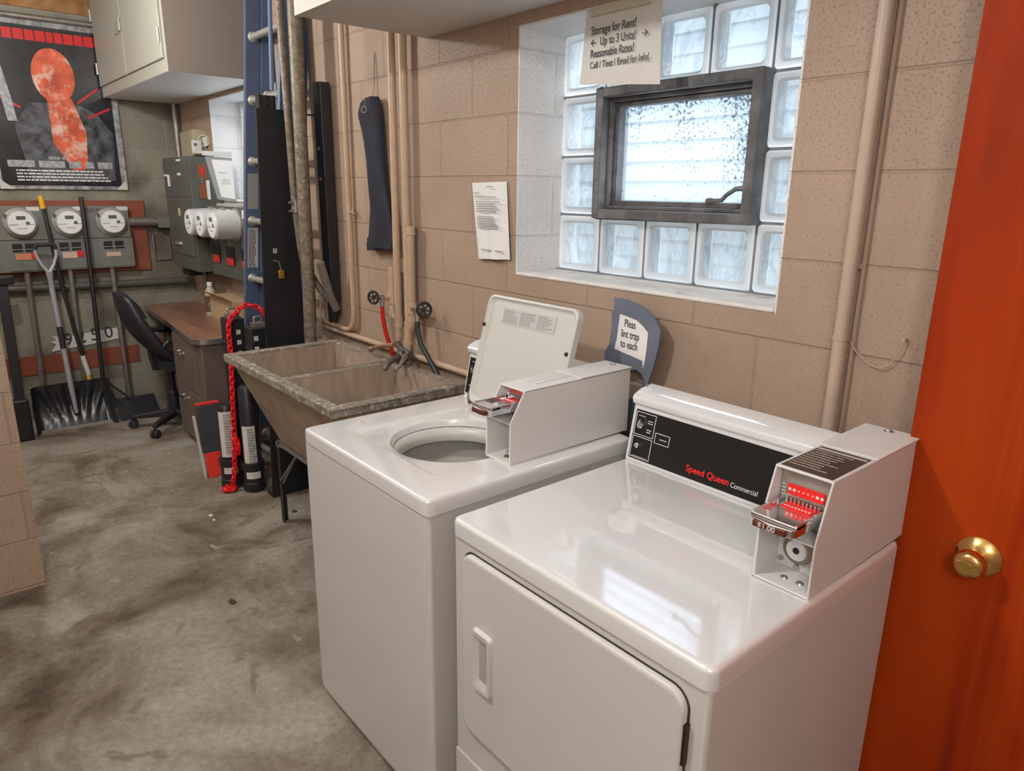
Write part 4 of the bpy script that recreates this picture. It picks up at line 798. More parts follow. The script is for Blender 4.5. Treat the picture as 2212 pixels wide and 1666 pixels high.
b = B(); b.box(-2.560, -2.545, -.150, -.122, .862, .935).tube([(-2.552, -.128, .90), (-2.552, -.118, 1.09)], .004, 6); tag(b.out('bracket_strip', M_GALV), 'small galvanised bracket strip right of the foot of the rusty pipe', 'bracket')

# ------------------------------------------------------------------ black cases, posts, chain
for i, (x0, x1, y0, y1, z0, z1, lab) in enumerate(((-3.16, -3.05, -.420, -.330, 0, .915, 'tall black plastic case standing at the ladder foot, under the red chain'), (-2.93, -2.83, -.378, -.262, .60, .895, 'short black case hooked on the ladder rung beside the taller one'))):
    cs = thing('plastic_case', ((x0+x1)/2, (y0+y1)/2, z0), lab, 'case', 'black cases under the chain')
    b = B(); b.box(x0, x1, y0, y1, z0, z1); b.box(x0-.003, x1+.002, y0-.003, y1+.003, .66, .672).box(x0-.003, x1+.002, y0-.003, y1+.003, .78, .79); b.out('case_shell', M_BPLAS, cs, bev=.006)
    b = B()
    for z in (.855, .80, .74): b.box(x1+.0002, x1+.0030, y0+.012+.03*(1-i), y0+.034+.03*(1-i), z-.024, z)
    b.outs('case_label', M_PAPER2, cs, smooth=0)
    xm, ym = (x0+x1)/2, (y0+y1)/2
    b = B(); b.box(xm-.03, xm+.03, ym-.03, ym+.03, z1, z1+.02); b.tube(bend([(xm, ym-.02, z1+.01), (xm, ym-.02, z1+.05), (xm, ym+.02, z1+.05), (xm, ym+.02, z1+.01)], .01), .006, 8); b.out('case_handle', M_GALV, cs)
def post(x, y, h, lab, lz0, lz1, zp):
    p = thing('black_post', (x, y, 0), lab, 'post', 'black posts on weighted feet')
    b = B(); b.lathe((x, y, 0), (0, 0, 1), [(0, .050), (.012, .058), (.05, .058), (.055, .054), (.125, .054), (.13, .060), (.165, .060), (.17, .045)], 28); b.out('post_foot', M_BPLAS, p)
    b = B(); b.lathe((x, y, .16), (0, 0, 1), [(0, .048), (h-.16, .044), (h-.14, .03)], 24); b.out('post_shaft', M_BPLAS, p)
    b = B()
    for a0, a1, z0, z1 in ((-70, 10, lz0, lz1), (-60, 20, zp, zp+.038)):
        R0 = .0495 if z0 > .15 else .0545
        b.loops([[(x+R*math.cos(math.radians(a0+(a1-a0)*k/8)), y+R*math.sin(math.radians(a0+(a1-a0)*k/8)), z) for k in range(9)] for R, z in ((R0, z0), (R0, z1), (R0+.0006, z1), (R0+.0006, z0))], False)
    b.out('paper_label', M_PAPER2, p)
    b = B(); scrib(b, (x+.0500, y-.033, lz1-.02), (.25, 1, 0), (0, 0, 1), .04, int((lz1-lz0)/.016), .015, .007, int(h*100), t=.0006); b.out('label_print', M_GPRINT, p, smooth=0)
post(-2.90, -.405, .57, 'black post on a weighted foot, nearer the tub stand', .155, .375, .080)
post(-3.020, -.482, .45, 'black post on a weighted foot, behind the hanging red chain', .185, .44, .09)
# red plastic chain draped over the cases
path = bend([(-3.00, -.215, .90), (-3.00, -.235, .940), (-3.03, -.265, .975), (-3.035, -.318, .990), (-3.030, -.365, .965), (-3.010, -.428, .915), (-2.98, -.440, .74), (-2.935, -.468, .50), (-2.930, -.480, .28), (-2.93, -.497, .10), (-2.95, -.510, .018)], .03, 3)
def resample(P, step):
    out = [P[0]]; acc = 0
    for a, c in zip(P, P[1:]):
        d = (c-a).length
        while acc+d >= step:
            t = (step-acc)/d; a = a.lerp(c, t); out.append(a.copy()); d = (c-a).length; acc = 0
        acc += d
    return out
def chain(b, P, R=.0145, r=.0048):
    for i in range(len(P)-1):
        a, c = P[i], P[i+1]; t = (c-a).normalized(); s = t.cross(Vector((1, .3, .1))).normalized(); s = s if i % 2 else t.cross(s).normalized(); ax = t.cross(s); m_ = (a+c)/2; L = []
        for k in range(13):
            an = 2*PI*k/12; d = t*math.cos(an)*R*1.35+s*math.sin(an)*R*.85; dn = (t*math.cos(an)+s*math.sin(an)).normalized()
            L.append([m_+d+(dn*math.cos(2*PI*j/6)+ax*math.sin(2*PI*j/6))*r for j in range(6)])
        b.loops(L)
    return b
b = B(); chain(b, resample(path, .0275)); side = [Vector(p) for p in ((-2.930, -.478, .32), (-2.925, -.466, .27), (-2.915, -.470, .22), (-2.90, -.474, .26), (-2.915, -.475, .30))]
chain(b, resample(side, .022))
pile = [Vector((-2.955+.028*math.cos(a*1.35), -.520+.035*math.sin(a*1.35), .012+.004*(a % 3))) for a in range(10)]; chain(b, resample(pile, .024))
tag(b.out('red_chain', M_CHAINR, smooth=60), 'bright red plastic chain hanging from the black cases to the floor', 'chain')
# grey panel box with red base
fb = thing('floor_scraper', (-3.29, -.50, 0), 'slanted dark grey panel with red lower edge leaning by the drawers', 'panel')
def fpan(z0, z1, x0, x1, t=.03, ya=-.575, yb=-.475, s=.0):
    return [(x0, ya+s*z0, z0), (x0+t, ya+s*z0, z0), (x0+t, yb+s*z0, z0), (x0, yb+s*z0, z0)], [(x1, ya+s*z1, z1), (x1+t, ya+s*z1, z1), (x1+t, yb+s*z1, z1), (x1, yb+s*z1, z1)]
b = B(); b.hexa(*fpan(.140, .405, -3.26, -3.31, ya=-.556, yb=-.432)); b.out('grey_panel', mat_get('charcoal_board', (.045, .047, .052), .6, 0, .2), fb, bev=.003)
b = B(); b.hexa(*fpan(0, .140, -3.235, -3.26, ya=-.550, yb=-.445)); b.out('red_base', mat_get('bright_red_plastic', (.90, .05, .03), .4), fb, bev=.004)  # strong plain red, no emission
b = B(); b.hexa(*fpan(.405, .418, -3.31, -3.312, ya=-.556, yb=-.432)); b.out('red_top_edge', M_REDPL, fb, bev=.002)
b = B(); b.hexa([(-3.236, -.570, 0), (-3.204, -.570, 0), (-3.204, -.562, 0), (-3.236, -.562, 0)], [(-3.305, -.580, .35), (-3.275, -.580, .35), (-3.275, -.572, .35), (-3.305, -.572, .35)]); b.out('pale_side_strip', M_CREAM, fb)

# ================================================================== DESK
dk = thing('office_desk', (-4.2, -.24, 0), 'brown laminate desk with steel drawer pedestal under the electric meters', 'desk')
b = B(); b.prism([(-4.96, -.385, .722), (-3.50, -.485, .722), (-3.44, -.455, .722), (-3.425, -.40, .722), (-3.425, -.03, .722), (-4.96, -.03, .722)], (0, 0, .026)); b.out('desktop', M_DESK, dk, bev=.003)
b = B(); b.prism([(-4.962, -.388, .716), (-3.498, -.4885, .716), (-3.437, -.457, .716), (-3.4215, -.40, .716), (-3.4215, -.03, .716), (-4.962, -.03, .716)], (0, 0, .030)); b.out('edge_band', M_STEEL, dk)
b = B(); b.box(-4.03, -3.45, -.450, -.05, .055, .716).box(-4.01, -3.47, -.42, -.08, 0, .055); b.out('pedestal', M_PED, dk, bev=.004)
for z0, z1, hz in ((.385, .700, .602), (.065, .375, .318)):
    b = B(); b.box(-4.025, -3.56, -.456, -.449, z0, z1); d_ = b.out('drawer', M_PED, dk, bev=.003)
    b = B(); b.tube(bend([(-3.90, -.455, hz), (-3.90, -.480, hz), (-3.80, -.480, hz), (-3.80, -.455, hz)], .012), .005, 8); b.lathe((-3.90, -.455, hz), (0, -1, 0), [(0, .009), (.003, .008)], 10); b.lathe((-3.80, -.455, hz), (0, -1, 0), [(0, .009), (.003, .008)], 10); b.out('handle', M_CHROME, d_)
for x, y in ((-4.90, -.33), (-4.90, -.07)):
    b = B(); b.box(x, x+.03, y, y+.03, 0, .716); b.out('leg', M_PED, dk)
bo = thing('cleaner_bottle', (-4.215, -.135, .748), 'cream bottle with white cap and brown label on the brown desk', 'bottle')
b = B(); b.lathe((-4.215, -.135, .748), (0, 0, 1), [(0, .036), (.004, .039), (.025, .039), (.145, .036), (.165, .034), (.185, .022), (.195, .016), (.205, .016)], 24); b.out('bottle_body', M_BOTTLE, bo, smooth=50)
b = B(); b.lathe((-4.215, -.135, .95), (0, 0, 1), [(0, .0175), (.022, .0175), (.024, .015)], 20); b.out('cap', M_PAPER, bo)
b = B(); b.lathe((-4.215, -.135, .778), (0, 0, 1), [(0, .0398), (.105, .0375)], 24, False, False); b.out('bottle_label', M_BOTLAB, bo)
for x0, x1, y0, y1, z1, lab in ((-4.16, -3.72, -.16, -.035, .90, 'wide tan cardboard box at the back of the desk behind the bottle'), (-4.50, -4.26, -.090, -.035, .885, 'narrow tan cardboard box at the back left of the desk')):
    cb_ = thing('cardboard_box', ((x0+x1)/2, (y0+y1)/2, .748), lab, 'box')
    b = B(); b.box(x0, x1, y0, y1, .748, z1); b.out('box_body', M_CARD, cb_, bev=.002)
    b = B(); b.hexa([(x0, y0-.05, z1+.03), (x1, y0-.05, z1+.03), (x1, y0-.052, z1+.034), (x0, y0-.052, z1+.034)], [(x0, y0, z1), (x1, y0, z1), (x1, y0, z1+.004), (x0, y0, z1+.004)]); b.out('box_flap', M_CARD, cb_)
# ================================================================== OFFICE CHAIR
ch = thing('office_chair', (-4.30, -.50, 0), 'black leather swivel chair pushed against the brown desk', 'chair')
CC = Vector((-4.30, -.50, 0))
def pad(b, f, nu=8, nv=8):        # f(u,v,s) -> point, s = front/back
    for s in (0, 1): pass
    F = [[f(i/nu, j/nv, 0) for i in range(nu+1)] for j in range(nv+1)]; G = [[f(i/nu, j/nv, 1) for i in range(nu+1)] for j in range(nv+1)]
    V = [[b.b.verts.new(p) for p in r] for r in F]; W_ = [[b.b.verts.new(p) for p in r] for r in G]
    for j in range(nv):
        for i in range(nu): b.b.faces.new((V[j][i], V[j][i+1], V[j+1][i+1], V[j+1][i])); b.b.faces.new((W_[j][i], W_[j+1][i], W_[j+1][i+1], W_[j][i+1]))
    for i in range(nu): b.b.faces.new((V[0][i], W_[0][i], W_[0][i+1], V[0][i+1])); b.b.faces.new((V[nv][i], V[nv][i+1], W_[nv][i+1], W_[nv][i]))
    for j in range(nv): b.b.faces.new((V[j][0], V[j+1][0], W_[j+1][0], W_[j][0])); b.b.faces.new((V[j][nu], W_[j][nu], W_[j+1][nu], V[j+1][nu]))
def backf(u, v, s):
    z = .46+.46*v; wdt = .21*(1-.35*v**3)*(1-.15*(1-v)**2); y = -.43-.27*v-.03*math.sin(PI*v*1.2)
    bulge = .052*math.sin(PI*min(max(u, .02), .98))**.6*(math.sin(PI*min(max(v, .03), .97))**.5)+.012
    return (CC.x+(u-.5)*2*wdt, y+(bulge if s == 0 else -bulge*.9)+.05*abs(u-.5)*2*.6, z+.02*math.cos((u-.5)*PI)*v)
b = B(); pad(b, backf, 10, 12); b.out('backrest', M_LEATH, ch, smooth=80)
def headf(u, v, s):
    z = .78+.15*v; y = -.60-.095*v; bulge = .030*math.sin(PI*min(max(u, .03), .97))**.5*math.sin(PI*min(max(v, .05), .95))**.5+.008
    return (CC.x+(u-.5)*.30*(1-.2*v*v), y+.035+(bulge if s == 0 else -bulge), z)
b = B(); pad(b, headf, 8, 8); b.out('headrest', M_LEATH, ch, smooth=80)
def seatf(u, v, s):
    x = CC.x+(u-.5)*.42; y = -.50+.36*v; bl = .025*math.sin(PI*min(max(u, .03), .97))**.4*math.sin(PI*min(max(v, .03), .97))**.4+.02
    return (x, y, .455+(bl if s == 0 else -bl)-.02*(v > .9))
b = B(); pad(b, seatf, 8, 8); b.out('seat', M_LEATH, ch, smooth=80)
for sx in (-1, 1):
    b = B(); X = CC.x+sx*.225; b.tube(bend([(X, -.30, .44), (X+sx*.02, -.30, .60), (X, -.46, .64), (X, -.50, .60)], .05), .014, 8); b.box(X-.028, X+.028, -.47, -.24, .630, .655); b.out('armrest', M_BPLAS, ch, bev=.004)
b = B(); b.box(CC.x-.09, CC.x+.09, -.42, -.24, .39, .43).lathe((CC.x, CC.y+.08, .10), (0, 0, 1), [(0, .032), (.14, .032), (.15, .022), (.30, .022)], 16); b.tube([(CC.x, -.36, .41), (CC.x, -.52, .42), (CC.x, -.53, .55)], .018, 8); b.out('gas_lift', M_BPLAS, ch)
b = B(); b.tube([(CC.x+.04, -.33, .42), (CC.x+.18, -.42, .40)], .004, 6); b.out('lever', M_STEEL, ch)
BC = Vector((CC.x, CC.y+.08, 0)); 
for k in range(5):
    a = math.radians(-115+72*k); e_ = BC+Vector((math.cos(a), math.sin(a), 0))*.27
    b = B(); d = (e_-BC).normalized(); pr = Vector((-d.y, d.x, 0))
    b.hexa([BC+pr*.03+Vector((0, 0, .075)), BC-pr*.03+Vector((0, 0, .075)), e_-pr*.016+Vector((0, 0, .065)), e_+pr*.016+Vector((0, 0, .065))], [BC+pr*.03+Vector((0, 0, .125)), BC-pr*.03+Vector((0, 0, .125)), e_-pr*.016+Vector((0, 0, .090)), e_+pr*.016+Vector((0, 0, .090))]); lg = b.out('base_spoke', M_BPLAS, ch, bev=.006)
    b = B(); c = e_+Vector((0, 0, .028)); b.cyl(c-pr*.022, c-pr*.004, .028, 16); b.cyl(c+pr*.004, c+pr*.022, .028, 16); b.cyl(c, c+Vector((0, 0, .05)), .009, 10); b.out('caster', M_RUBBER, lg)

# ================================================================== ELECTRICAL on the back wall
ep = thing('breaker_panel', (-4.47, -.1, 1.05), 'large dark grey electrical cabinet mounted in the room corner above the desk', 'electrical panel')
b = B(); b.box(-4.765, -4.178, -.200, 0, 1.045, 1.775); b.out('cabinet', M_PANELG, ep, bev=.004)
b = B(); b.box(-4.72, -4.22, -.206, -.200, 1.14, 1.50); pdn = b.out('panel_door', M_PANELG, ep, bev=.002)
b = B(); b.box(-4.75, -4.19, -.203, -.200, 1.52, 1.76); b.out('upper_cover', M_PANELG, ep, bev=.002)
b = B(); b.box(-4.60, -4.52, -.222, -.206, 1.205, 1.222).lathe((-4.50, -.206, 1.213), (0, -1, 0), [(0, .014), (.014, .010)], 12); b.out('door_latch', M_ALU, pdn)
b = B(); b.box(-4.49, -4.44, -.2075, -.206, 1.40, 1.45); b.out('door_label', mat_get('pale_yellow_tag', (.5, .47, .30), .6), pdn, smooth=0)
b = B(); b.box(-4.72, -4.65, -.212, -.203, 1.655, 1.668).box(-4.64, -4.62, -.213, -.203, 1.59, 1.665).box(-4.40, -4.33, -.212, -.203, 1.748, 1.760).box(-4.42, -4.36, -.208, -.203, 1.66, 1.675); b.outs('seal', M_PAPER, ep, smooth=0)
b = B(); b.box(-4.70, -4.55, -.16, -.03, .985, 1.045); b.out('knockout_box', M_SLOT, ep)
cbd = thing('clipboard', (-4.165, -.12, 1.51), 'brown clipboard with red tag hanging on the side of the dark grey cabinet', 'clipboard')
b = B(); b.box(-4.1765, -4.171, -.150, -.095, 1.515, 1.728); b.out('board', M_GOLDP, cbd, bev=.004)
b = B(); b.box(-4.170, -4.166, -.135, -.115, 1.665, 1.705); b.out('red_tag', M_REDPL, cbd, smooth=0)
b = B(); b.torus((-4.166, -.140, 1.625), (1, 0, 0), .013, .003, 16, 6).box(-4.171, -4.165, -.140, -.118, 1.61, 1.645); b.out('clip', M_CHROME, cbd)
b = B(); b.box(-4.171, -4.1675, -.105, -.085, 1.51, 1.63); b.out('papers', M_PAPER2, cbd, smooth=0)
cf = thing('framed_notice', (-3.95, -.05, 1.49), 'white page in a grey frame leaning above the side-on electric meters', 'frame')
fr = [Vector((-3.95, -.166, 1.770)), Vector((-3.95, .0-.004, 1.765)), Vector((-3.95, -.004, 1.492)), Vector((-3.95, -.112, 1.515))]
b = B(); b.prism(fr, (-.012, 0, 0)); b.out('backing', mat_get('grey_frame', (.30, .31, .32), .5), cf, bev=.002)
ip = [Vector((-3.9495, -.130, 1.752)), Vector((-3.9495, -.006, 1.748)), Vector((-3.9495, -.006, 1.515)), Vector((-3.9495, -.092, 1.530))]
b = B(); b.prism(ip, (.0012, 0, 0)); b.out('page', M_PAPER, cf, smooth=0)
b = B()
for z, y in ((1.672, -.094), (1.630, -.080), (1.618, -.080), (1.606, -.080)): scrib(b, (-3.9482, y, z), (0, 1, 0), (0, 0, 1), .055, 1, .01, .004, int(z*999), t=.0005, ragged=.1)
b.out('lettering', M_GPRINT, cf, smooth=0)
b = B(); b.box(-3.96, -3.94, -.180, -.004, 1.773, 1.800); b.out('top_strip', mat_get('pale_strip', (.62, .62, .61), .5), cf, bev=.002)
mp_ = thing('metering_cabinet', (-3.85, -.06, 1.04), 'dark grey meter panel on the window wall beside the large cabinet', 'electrical panel')
b = B(); b.box(-4.170, -3.36, -.118, 0, 1.035, 1.470); b.out('panel_case', M_PANELG, mp_, bev=.004)
b = B()
for k in range(3): b.box(-4.12+k*.26, -3.98+k*.26, -.1245, -.118, 1.13, 1.235)
b.outs('breaker_window', M_SLOT, mp_)
b = B()
for k in range(3): b.box(-4.11+k*.26, -3.99+k*.26, -.1270, -.1245, 1.12, 1.165)
b.outs('red_tag', M_REDPL, mp_, smooth=0)
b = B()
for k in range(3): b.box(-4.06+k*.26, -4.00+k*.26, -.1195, -.118, 1.41, 1.46)
b.outs('white_tag', M_PAPER2, mp_, smooth=0)
def meter(loc, ax, M1, lab, grp, deep):
    c = Vector(loc); t = thing('electric_meter', c, lab, 'electric meter', grp); ax = Vector(ax)
    up = Vector((0, 0, 1)); sd = up.cross(ax); 
    b = B(); b.lathe(c, ax, [(0, .096), (.014, .096), (.018, .091)], 36); b.out('mounting_ring', M_ALU, t)
    b = B(); b.lathe(c, ax, [(.010, .088), (deep-.010, .082), (deep, .074)], 36); b.out('glass_body', M_METERGL if deep < .1 else mat_get('meter_cover', (.50, .52, .52), .2), t)
    b = B(); b.lathe(c+ax*deep, ax, [(0, .073), (.0022, .070)], 36); fcn = b.out('meter_face', M_METERW, t)
    o = c+ax*(deep+.0022)
    b = B(); q = lambda x, z: o+sd*x+up*z
    b.prism([q(-.025, .022), q(.025, .022), q(.025, .045), q(-.025, .045)], ax*.001); b.prism([q(-.068, -.008), q(-.02, -.008), q(-.02, -.011), q(-.066, -.011)], ax*.0008); b.prism([q(.068, -.006), q(.02, -.006), q(.02, -.009), q(.066, -.009)], ax*.0008); b.lathe(q(.033, .0), ax, [(0, .011), (.001, .011)], 16); b.outs('display', M_LCD, fcn, smooth=0)
    b = B(); scrib(b, q(-.025, -.036), sd, up, .05, 1, .01, .005, 3, t=.0008, ragged=0); b.out('face_print', M_GPRINT, fcn, smooth=0)
    b = B(); b.box(-.010, .010, -.006, .006, -.012, .012, Matrix.Translation(c+ax*.03-sd*.080+up*.045)); b.out('seal_tag', mat_get('rust_tag', (.14, .07, .04), .6), t)
    return t
g1 = 'electric meters in the row on the left end wall'; g2 = 'electric meters seen side-on beside the ladder'
m1 = meter((-4.90, -1.062, 1.350), (1, 0, 0), None, 'leftmost round white electric meter in the row on the end wall', g1, .055)
dup(m1, (0, .268, 0), 'middle round white electric meter of the row on the end wall'); dup(m1, (0, .524, 0), 'rightmost round white electric meter of the end wall row, by the red board edge')
m2 = meter((-4.076, -.118, 1.372), (0, -1, 0), None, 'farthest of the three side-on meters, next to the big dark cabinet', g2, .15)
dup(m2, (.218, 0, 0), 'middle of the three side-on meters beside the ladder'); dup(m2, (.443, 0, 0), 'nearest of the three side-on meters, right beside the blue ladder')
b = B(); b.prism([(-4.0, -.110, 1.471), (-3.62, -.114, 1.471), (-3.60, -.02, 1.471), (-3.92, -.01, 1.471)], (0, 0, .02)); tag(b.out('plastic_folder', mat_get('clear_folder', (.40, .43, .42), .25), bev=.003), 'translucent grey folder lying flat on the side-on meter panel', 'folder')
bx = thing('beige_junction_box', (-4.6, -.05, 1.80), 'beige box with white timer between the corner pipe and bright window', 'box')
b = B(); b.box(-4.80, -4.42, -.055, 0, 1.79, 1.955); b.box(-4.48, -4.42, -.085, 0, 1.79, 1.955); b.out('box_body', M_WOODTAN, bx, bev=.003)
b = B(); b.box(-4.418, -4.390, -.100, -.040, 1.800, 1.885); tm_ = b.out('timer', M_PAPER2, bx, bev=.004)
b = B(); b.box(-4.390, -4.3885, -.092, -.070, 1.850, 1.866); b.out('timer_mark', M_LCD, tm_, smooth=0)
b = B(); b.lathe((-4.415, -.006, 1.885), (.75, -.65, 0), [(0, .038), (.030, .038), (.030, .033), (.006, .033)], 24); b.out('round_can', M_PAPER2, bx)
b = B(); b.tube([(-4.93, -.035, 1.775), (-4.93, -.035, 2.17)], .022, 12); tag(b.out('corner_pipe', M_GALV), 'dark vertical pipe in the room corner above the big grey cabinet', 'pipe')
b = B(); b.tube([(-4.545, -.06, .75), (-4.545, -.06, 1.04)], .016, 10); tag(b.out('stub_pipe', M_GALV), 'short grey pipe between desk and dark grey cabinet, left of the bottle', 'pipe')

# ================================================================== END WALL (x=-5)
b = B(); b.box(-4.999, -4.976, -1.60, -.300, 1.00, 1.490); tag(b.out('backing_board', M_REDBD, bev=.004), 'red-brown painted board behind the three meters on the end wall', 'board')
mb = thing('meter_box', (-4.93, -.82, 1.035), 'grey three-meter box on the red-brown board of the end wall', 'electrical panel')
b = B(); b.box(-4.975, -4.900, -1.50, -.425, 1.035, 1.455); b.out('box_body', M_METERG, mb, bev=.003)
for k in range(3):
    y0 = -1.185+k*.262
    b = B(); b.box(-4.900, -4.895, y0+.02, y0+.240, 1.045, 1.238); cv = b.out('breaker_cover', M_METERG, mb, bev=.0015)
    b = B()
    for s in (0, 1): b.box(-4.895, -4.8935, y0+.055+s*.070, y0+.110+s*.070, 1.165, 1.218)
    b.outs('breaker_slot', M_SLOT, cv, smooth=0)
    b = B()
    for s in (0, 1): b.box(-4.8935, -4.892, y0+.055+s*.070, y0+.110+s*.070, 1.180, 1.184)
    b.outs('slot_bar', M_ALU, cv, smooth=0)
    b = B(); b.box(-4.895, -4.892, y0+.065, y0+.155, 1.115, 1.155 if k < 2 else 1.145); b.out('paper_tag', (M_TAGO, M_TAGP, M_TAGP)[k], cv, smooth=0)
    if k < 2: b = B(); b.box(-4.895, -4.8915, y0+.150, y0+.190, 1.120, 1.160); b.out('red_tag', M_REDPL, cv, smooth=0)
    b = B(); b.box(-4.900, -4.8985, y0+.165, y0+.235, 1.425, 1.450); b.out('white_tag', M_PAPER2, mb, smooth=0)
b = B(); b.box(-4.8998, -4.897, -1.50, -.425, 1.2395, 1.243); b.out('cover_seam', M_SLOT, mb, smooth=0)
text('marker_lettering', '2ND FLR', .040, (-4.8985, -.700, 1.412), (0, 1, 0), (0, 0, 1), M_DPRINT, mb, sx=.8, font_shear=.2)
b = B(); b.tube([(-4.940, -.425, 1.345), (-4.940, -.236, 1.342)], .032, 14); b.out('side_conduit', M_GALV, mb)
b = B(); b.box(-5.0, -4.90, -.235, -.130, 1.300, 1.375); tag(b.out('junction_box', M_METERG, bev=.003), 'small grey junction box right of the meter row on the end wall', 'box')
b = B(); b.tube(bend([(-4.985, -.265, 1.25), (-4.985, -.265, 1.07), (-4.985, -.155, 1.07), (-4.985, -.155, 1.22)], .01), .006, 8); tag(b.out('wire_bracket', M_GALV), 'bare metal wire bracket on the end wall under the junction box', 'bracket')
for k, (ya, yb, lab) in enumerate(((-1.070, -1.098, 'leftmost'), (-.822, -.840, 'middle'), (-.567, -.545, 'rightmost'))):
    b = B(); b.tube([(-4.935, ya, 1.04), (-4.935, ya-.01*(k < 2), .5), (-4.935, ya-.02*(k < 2), 0)], .019, 12); tag(b.out('riser_pipe', M_GALV), lab+' grey pipe running from the meter box down the end wall', 'pipe', 'pipes below the meter box')
b = B(); b.tube([(-4.965, -1.60, .930), (-4.965, -.05, .905)], .026, 12); tag(b.out('ledge_pipe', M_PANELG), 'dark horizontal pipe across the end wall below the meters', 'pipe')
b = B(); b.box(-5.0, -4.994, -1.60, -.45, .325, .455); tag(b.out('red_skirting', M_REDBD), 'red-brown band low across the end wall behind the shovels', 'board')
hn = thing('house_number', (-4.98, -.76, .48), 'torn white strip with dark house numbers on the end wall behind shovels', 'sign')
P = [(-1.00, .470), (-.93, .480), (-.80, .490), (-.66, .505), (-.545, .520), (-.545, .600), (-.60, .592), (-.66, .588), (-.80, .575), (-.90, .565), (-.985, .580), (-.96, .548), (-1.0, .540), (-.965, .520)]
b = B(); b.prism([(-4.992, y, z) for y, z in P], (-.004, 0, 0)); b.out('strip', M_PAPER2, hn, smooth=0)
for s, y in (('9', -.915), ('2', -.835), ('5', -.750), ('0', -.660)): text('number', s, .125, (-4.9915, y, .505+(y+.9)*.09), (0, 1, .06), (0, -.06, 1), M_DPRINT, hn, sx=.9, bold=.001)
# poster: plain dark print in plastic
po = thing('wall_poster', (-4.98, -.77, 1.56), 'large dark poster with red heading band in plastic wrap on the end wall', 'poster')
b = B(); b.box(-4.998, -4.978, -1.135, -.385, 1.560, 2.590); b.out('backing', M_PLASTW, po, bev=.004)
b = B(); b.box(-4.978, -4.976, -1.112, -.425, 1.585, 2.555); b.out('print', M_POSTK, po, smooth=0)
def flat(name, pts, M, off, th=.001): B().prism([(-4.976+off, y, z) for y, z in pts], (th, 0, 0)).out(name, M, po, smooth=0)
b = B()
rnd = random.Random(5); y = -1.10
while y < -.47:
    wd = .035+rnd.random()*.02; b.box(-4.976, -4.9745, y, y+wd, 2.468, 2.530); y += wd+.007
b.out('red_band', M_POSTR, po, smooth=0)
el = lambda cy_, cz_, a, c, n=24: [(cy_+a*math.cos(2*PI*k/n), cz_+c*math.sin(2*PI*k/n)) for k in range(n)]
flat('grey_shape', [(-.95, 1.62), (-.46, 1.62), (-.44, 1.93), (-.52, 2.05), (-.62, 2.10), (-.90, 2.10), (-1.0, 1.95)], M_POSTG, .0002)
flat('orange_disc', el(-.745, 2.27, .120, .165), M_POSTO, .0006)
flat('orange_wedge', [(-.80, 2.14), (-.66, 2.14), (-.60, 1.93), (-.62, 1.70), (-.70, 1.68), (-.80, 1.86)], M_POSTO, .0008)
flat('silver_bar', [(-1.07, 2.34), (-1.03, 2.36), (-.99, 2.10), (-.98, 1.98), (-1.03, 1.98)], M_POSTS, .0010)
b = B()
for a, c in (((-1.10, 2.15), (-.95, 2.07)), ((-.63, 2.12), (-.50, 2.22)), ((-.58, 2.03), (-.44, 2.10))): b.prism([(-4.9755, a[0], a[1]), (-4.9755, c[0], c[1]), (-4.9755, c[0], c[1]-.014), (-4.9755, a[0], a[1]-.014)], (.001, 0, 0))
b.outs('red_streak', M_POSTR, po, smooth=0)
b = B(); scrib(b, (-4.9745, -1.07, 1.700), (0, 1, 0), (0, 0, 1), .60, 1, .02, .042, 12, t=.0008, ragged=0); scrib(b, (-4.9745, -.84, 1.752), (0, 1, 0), (0, 0, 1), .10, 1, .02, .018, 13, t=.0008, ragged=0); b.out('heading_bars', M_POSTS, po, smooth=0)
b = B(); scrib(b, (-4.9745, -1.03, 1.675), (0, 1, 0), (0, 0, 1), .55, 4, .020, .009, 15, t=.0008, ragged=.1); b.out('credit_lines', M_WPRINT, po, smooth=0)
flat('corner_patch', [(-1.128, 1.562), (-1.05, 1.562), (-1.10, 1.60), (-1.128, 1.63)], M_CORNERW, .003); flat('corner_patch', [(-.392, 1.562), (-.46, 1.562), (-.44, 1.585), (-.40, 1.62)], M_CORNERW, .003)
b = B(); b.tube([(-4.965, -1.45, 2.598), (-4.965, -.40, 2.605)], .018, 12); tag(b.out('poster_rail', M_GALV), 'grey pipe across the end wall just above the dark poster', 'pipe')
b = B(); b.box(-5.0, -4.985, -1.6, 0, 2.66, 2.80); tag(b.out('wall_plank', M_JOIST), 'brown plank along the top of the end wall above the poster', 'plank')

# wall cabinet
cb2 = thing('wall_cabinet', (-4.2, -.24, 2.16), 'grey steel two-door cabinet hung high in the far corner above the desk', 'cabinet')
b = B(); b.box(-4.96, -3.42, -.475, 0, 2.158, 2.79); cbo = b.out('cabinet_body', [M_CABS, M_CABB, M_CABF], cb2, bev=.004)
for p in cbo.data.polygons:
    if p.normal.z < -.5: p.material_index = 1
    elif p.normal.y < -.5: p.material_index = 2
for x0, x1, hx in ((-4.945, -4.215, 0), (-4.205, -3.455, 1)):
    b = B(); b.box(x0, x1, -.487, -.475, 2.225, 2.78); dd2 = b.out('cabinet_door', M_CABF, cb2, bev=.003)
    b = B(); q = -3.46 if hx else -4.94; b.cyl((q, -.492, 2.30), (q, -.492, 2.37), .007, 8).cyl((q, -.492, 2.62), (q, -.492, 2.69), .007, 8); b.outs('hinge', M_ALU, dd2)
b = B(); b.box(-4.26, -4.205, -.500, -.487, 2.46, 2.53).box(-4.33, -4.27, -.496, -.487, 2.455, 2.50); b.out('door_latch', M_ALU, cb2, bev=.002)

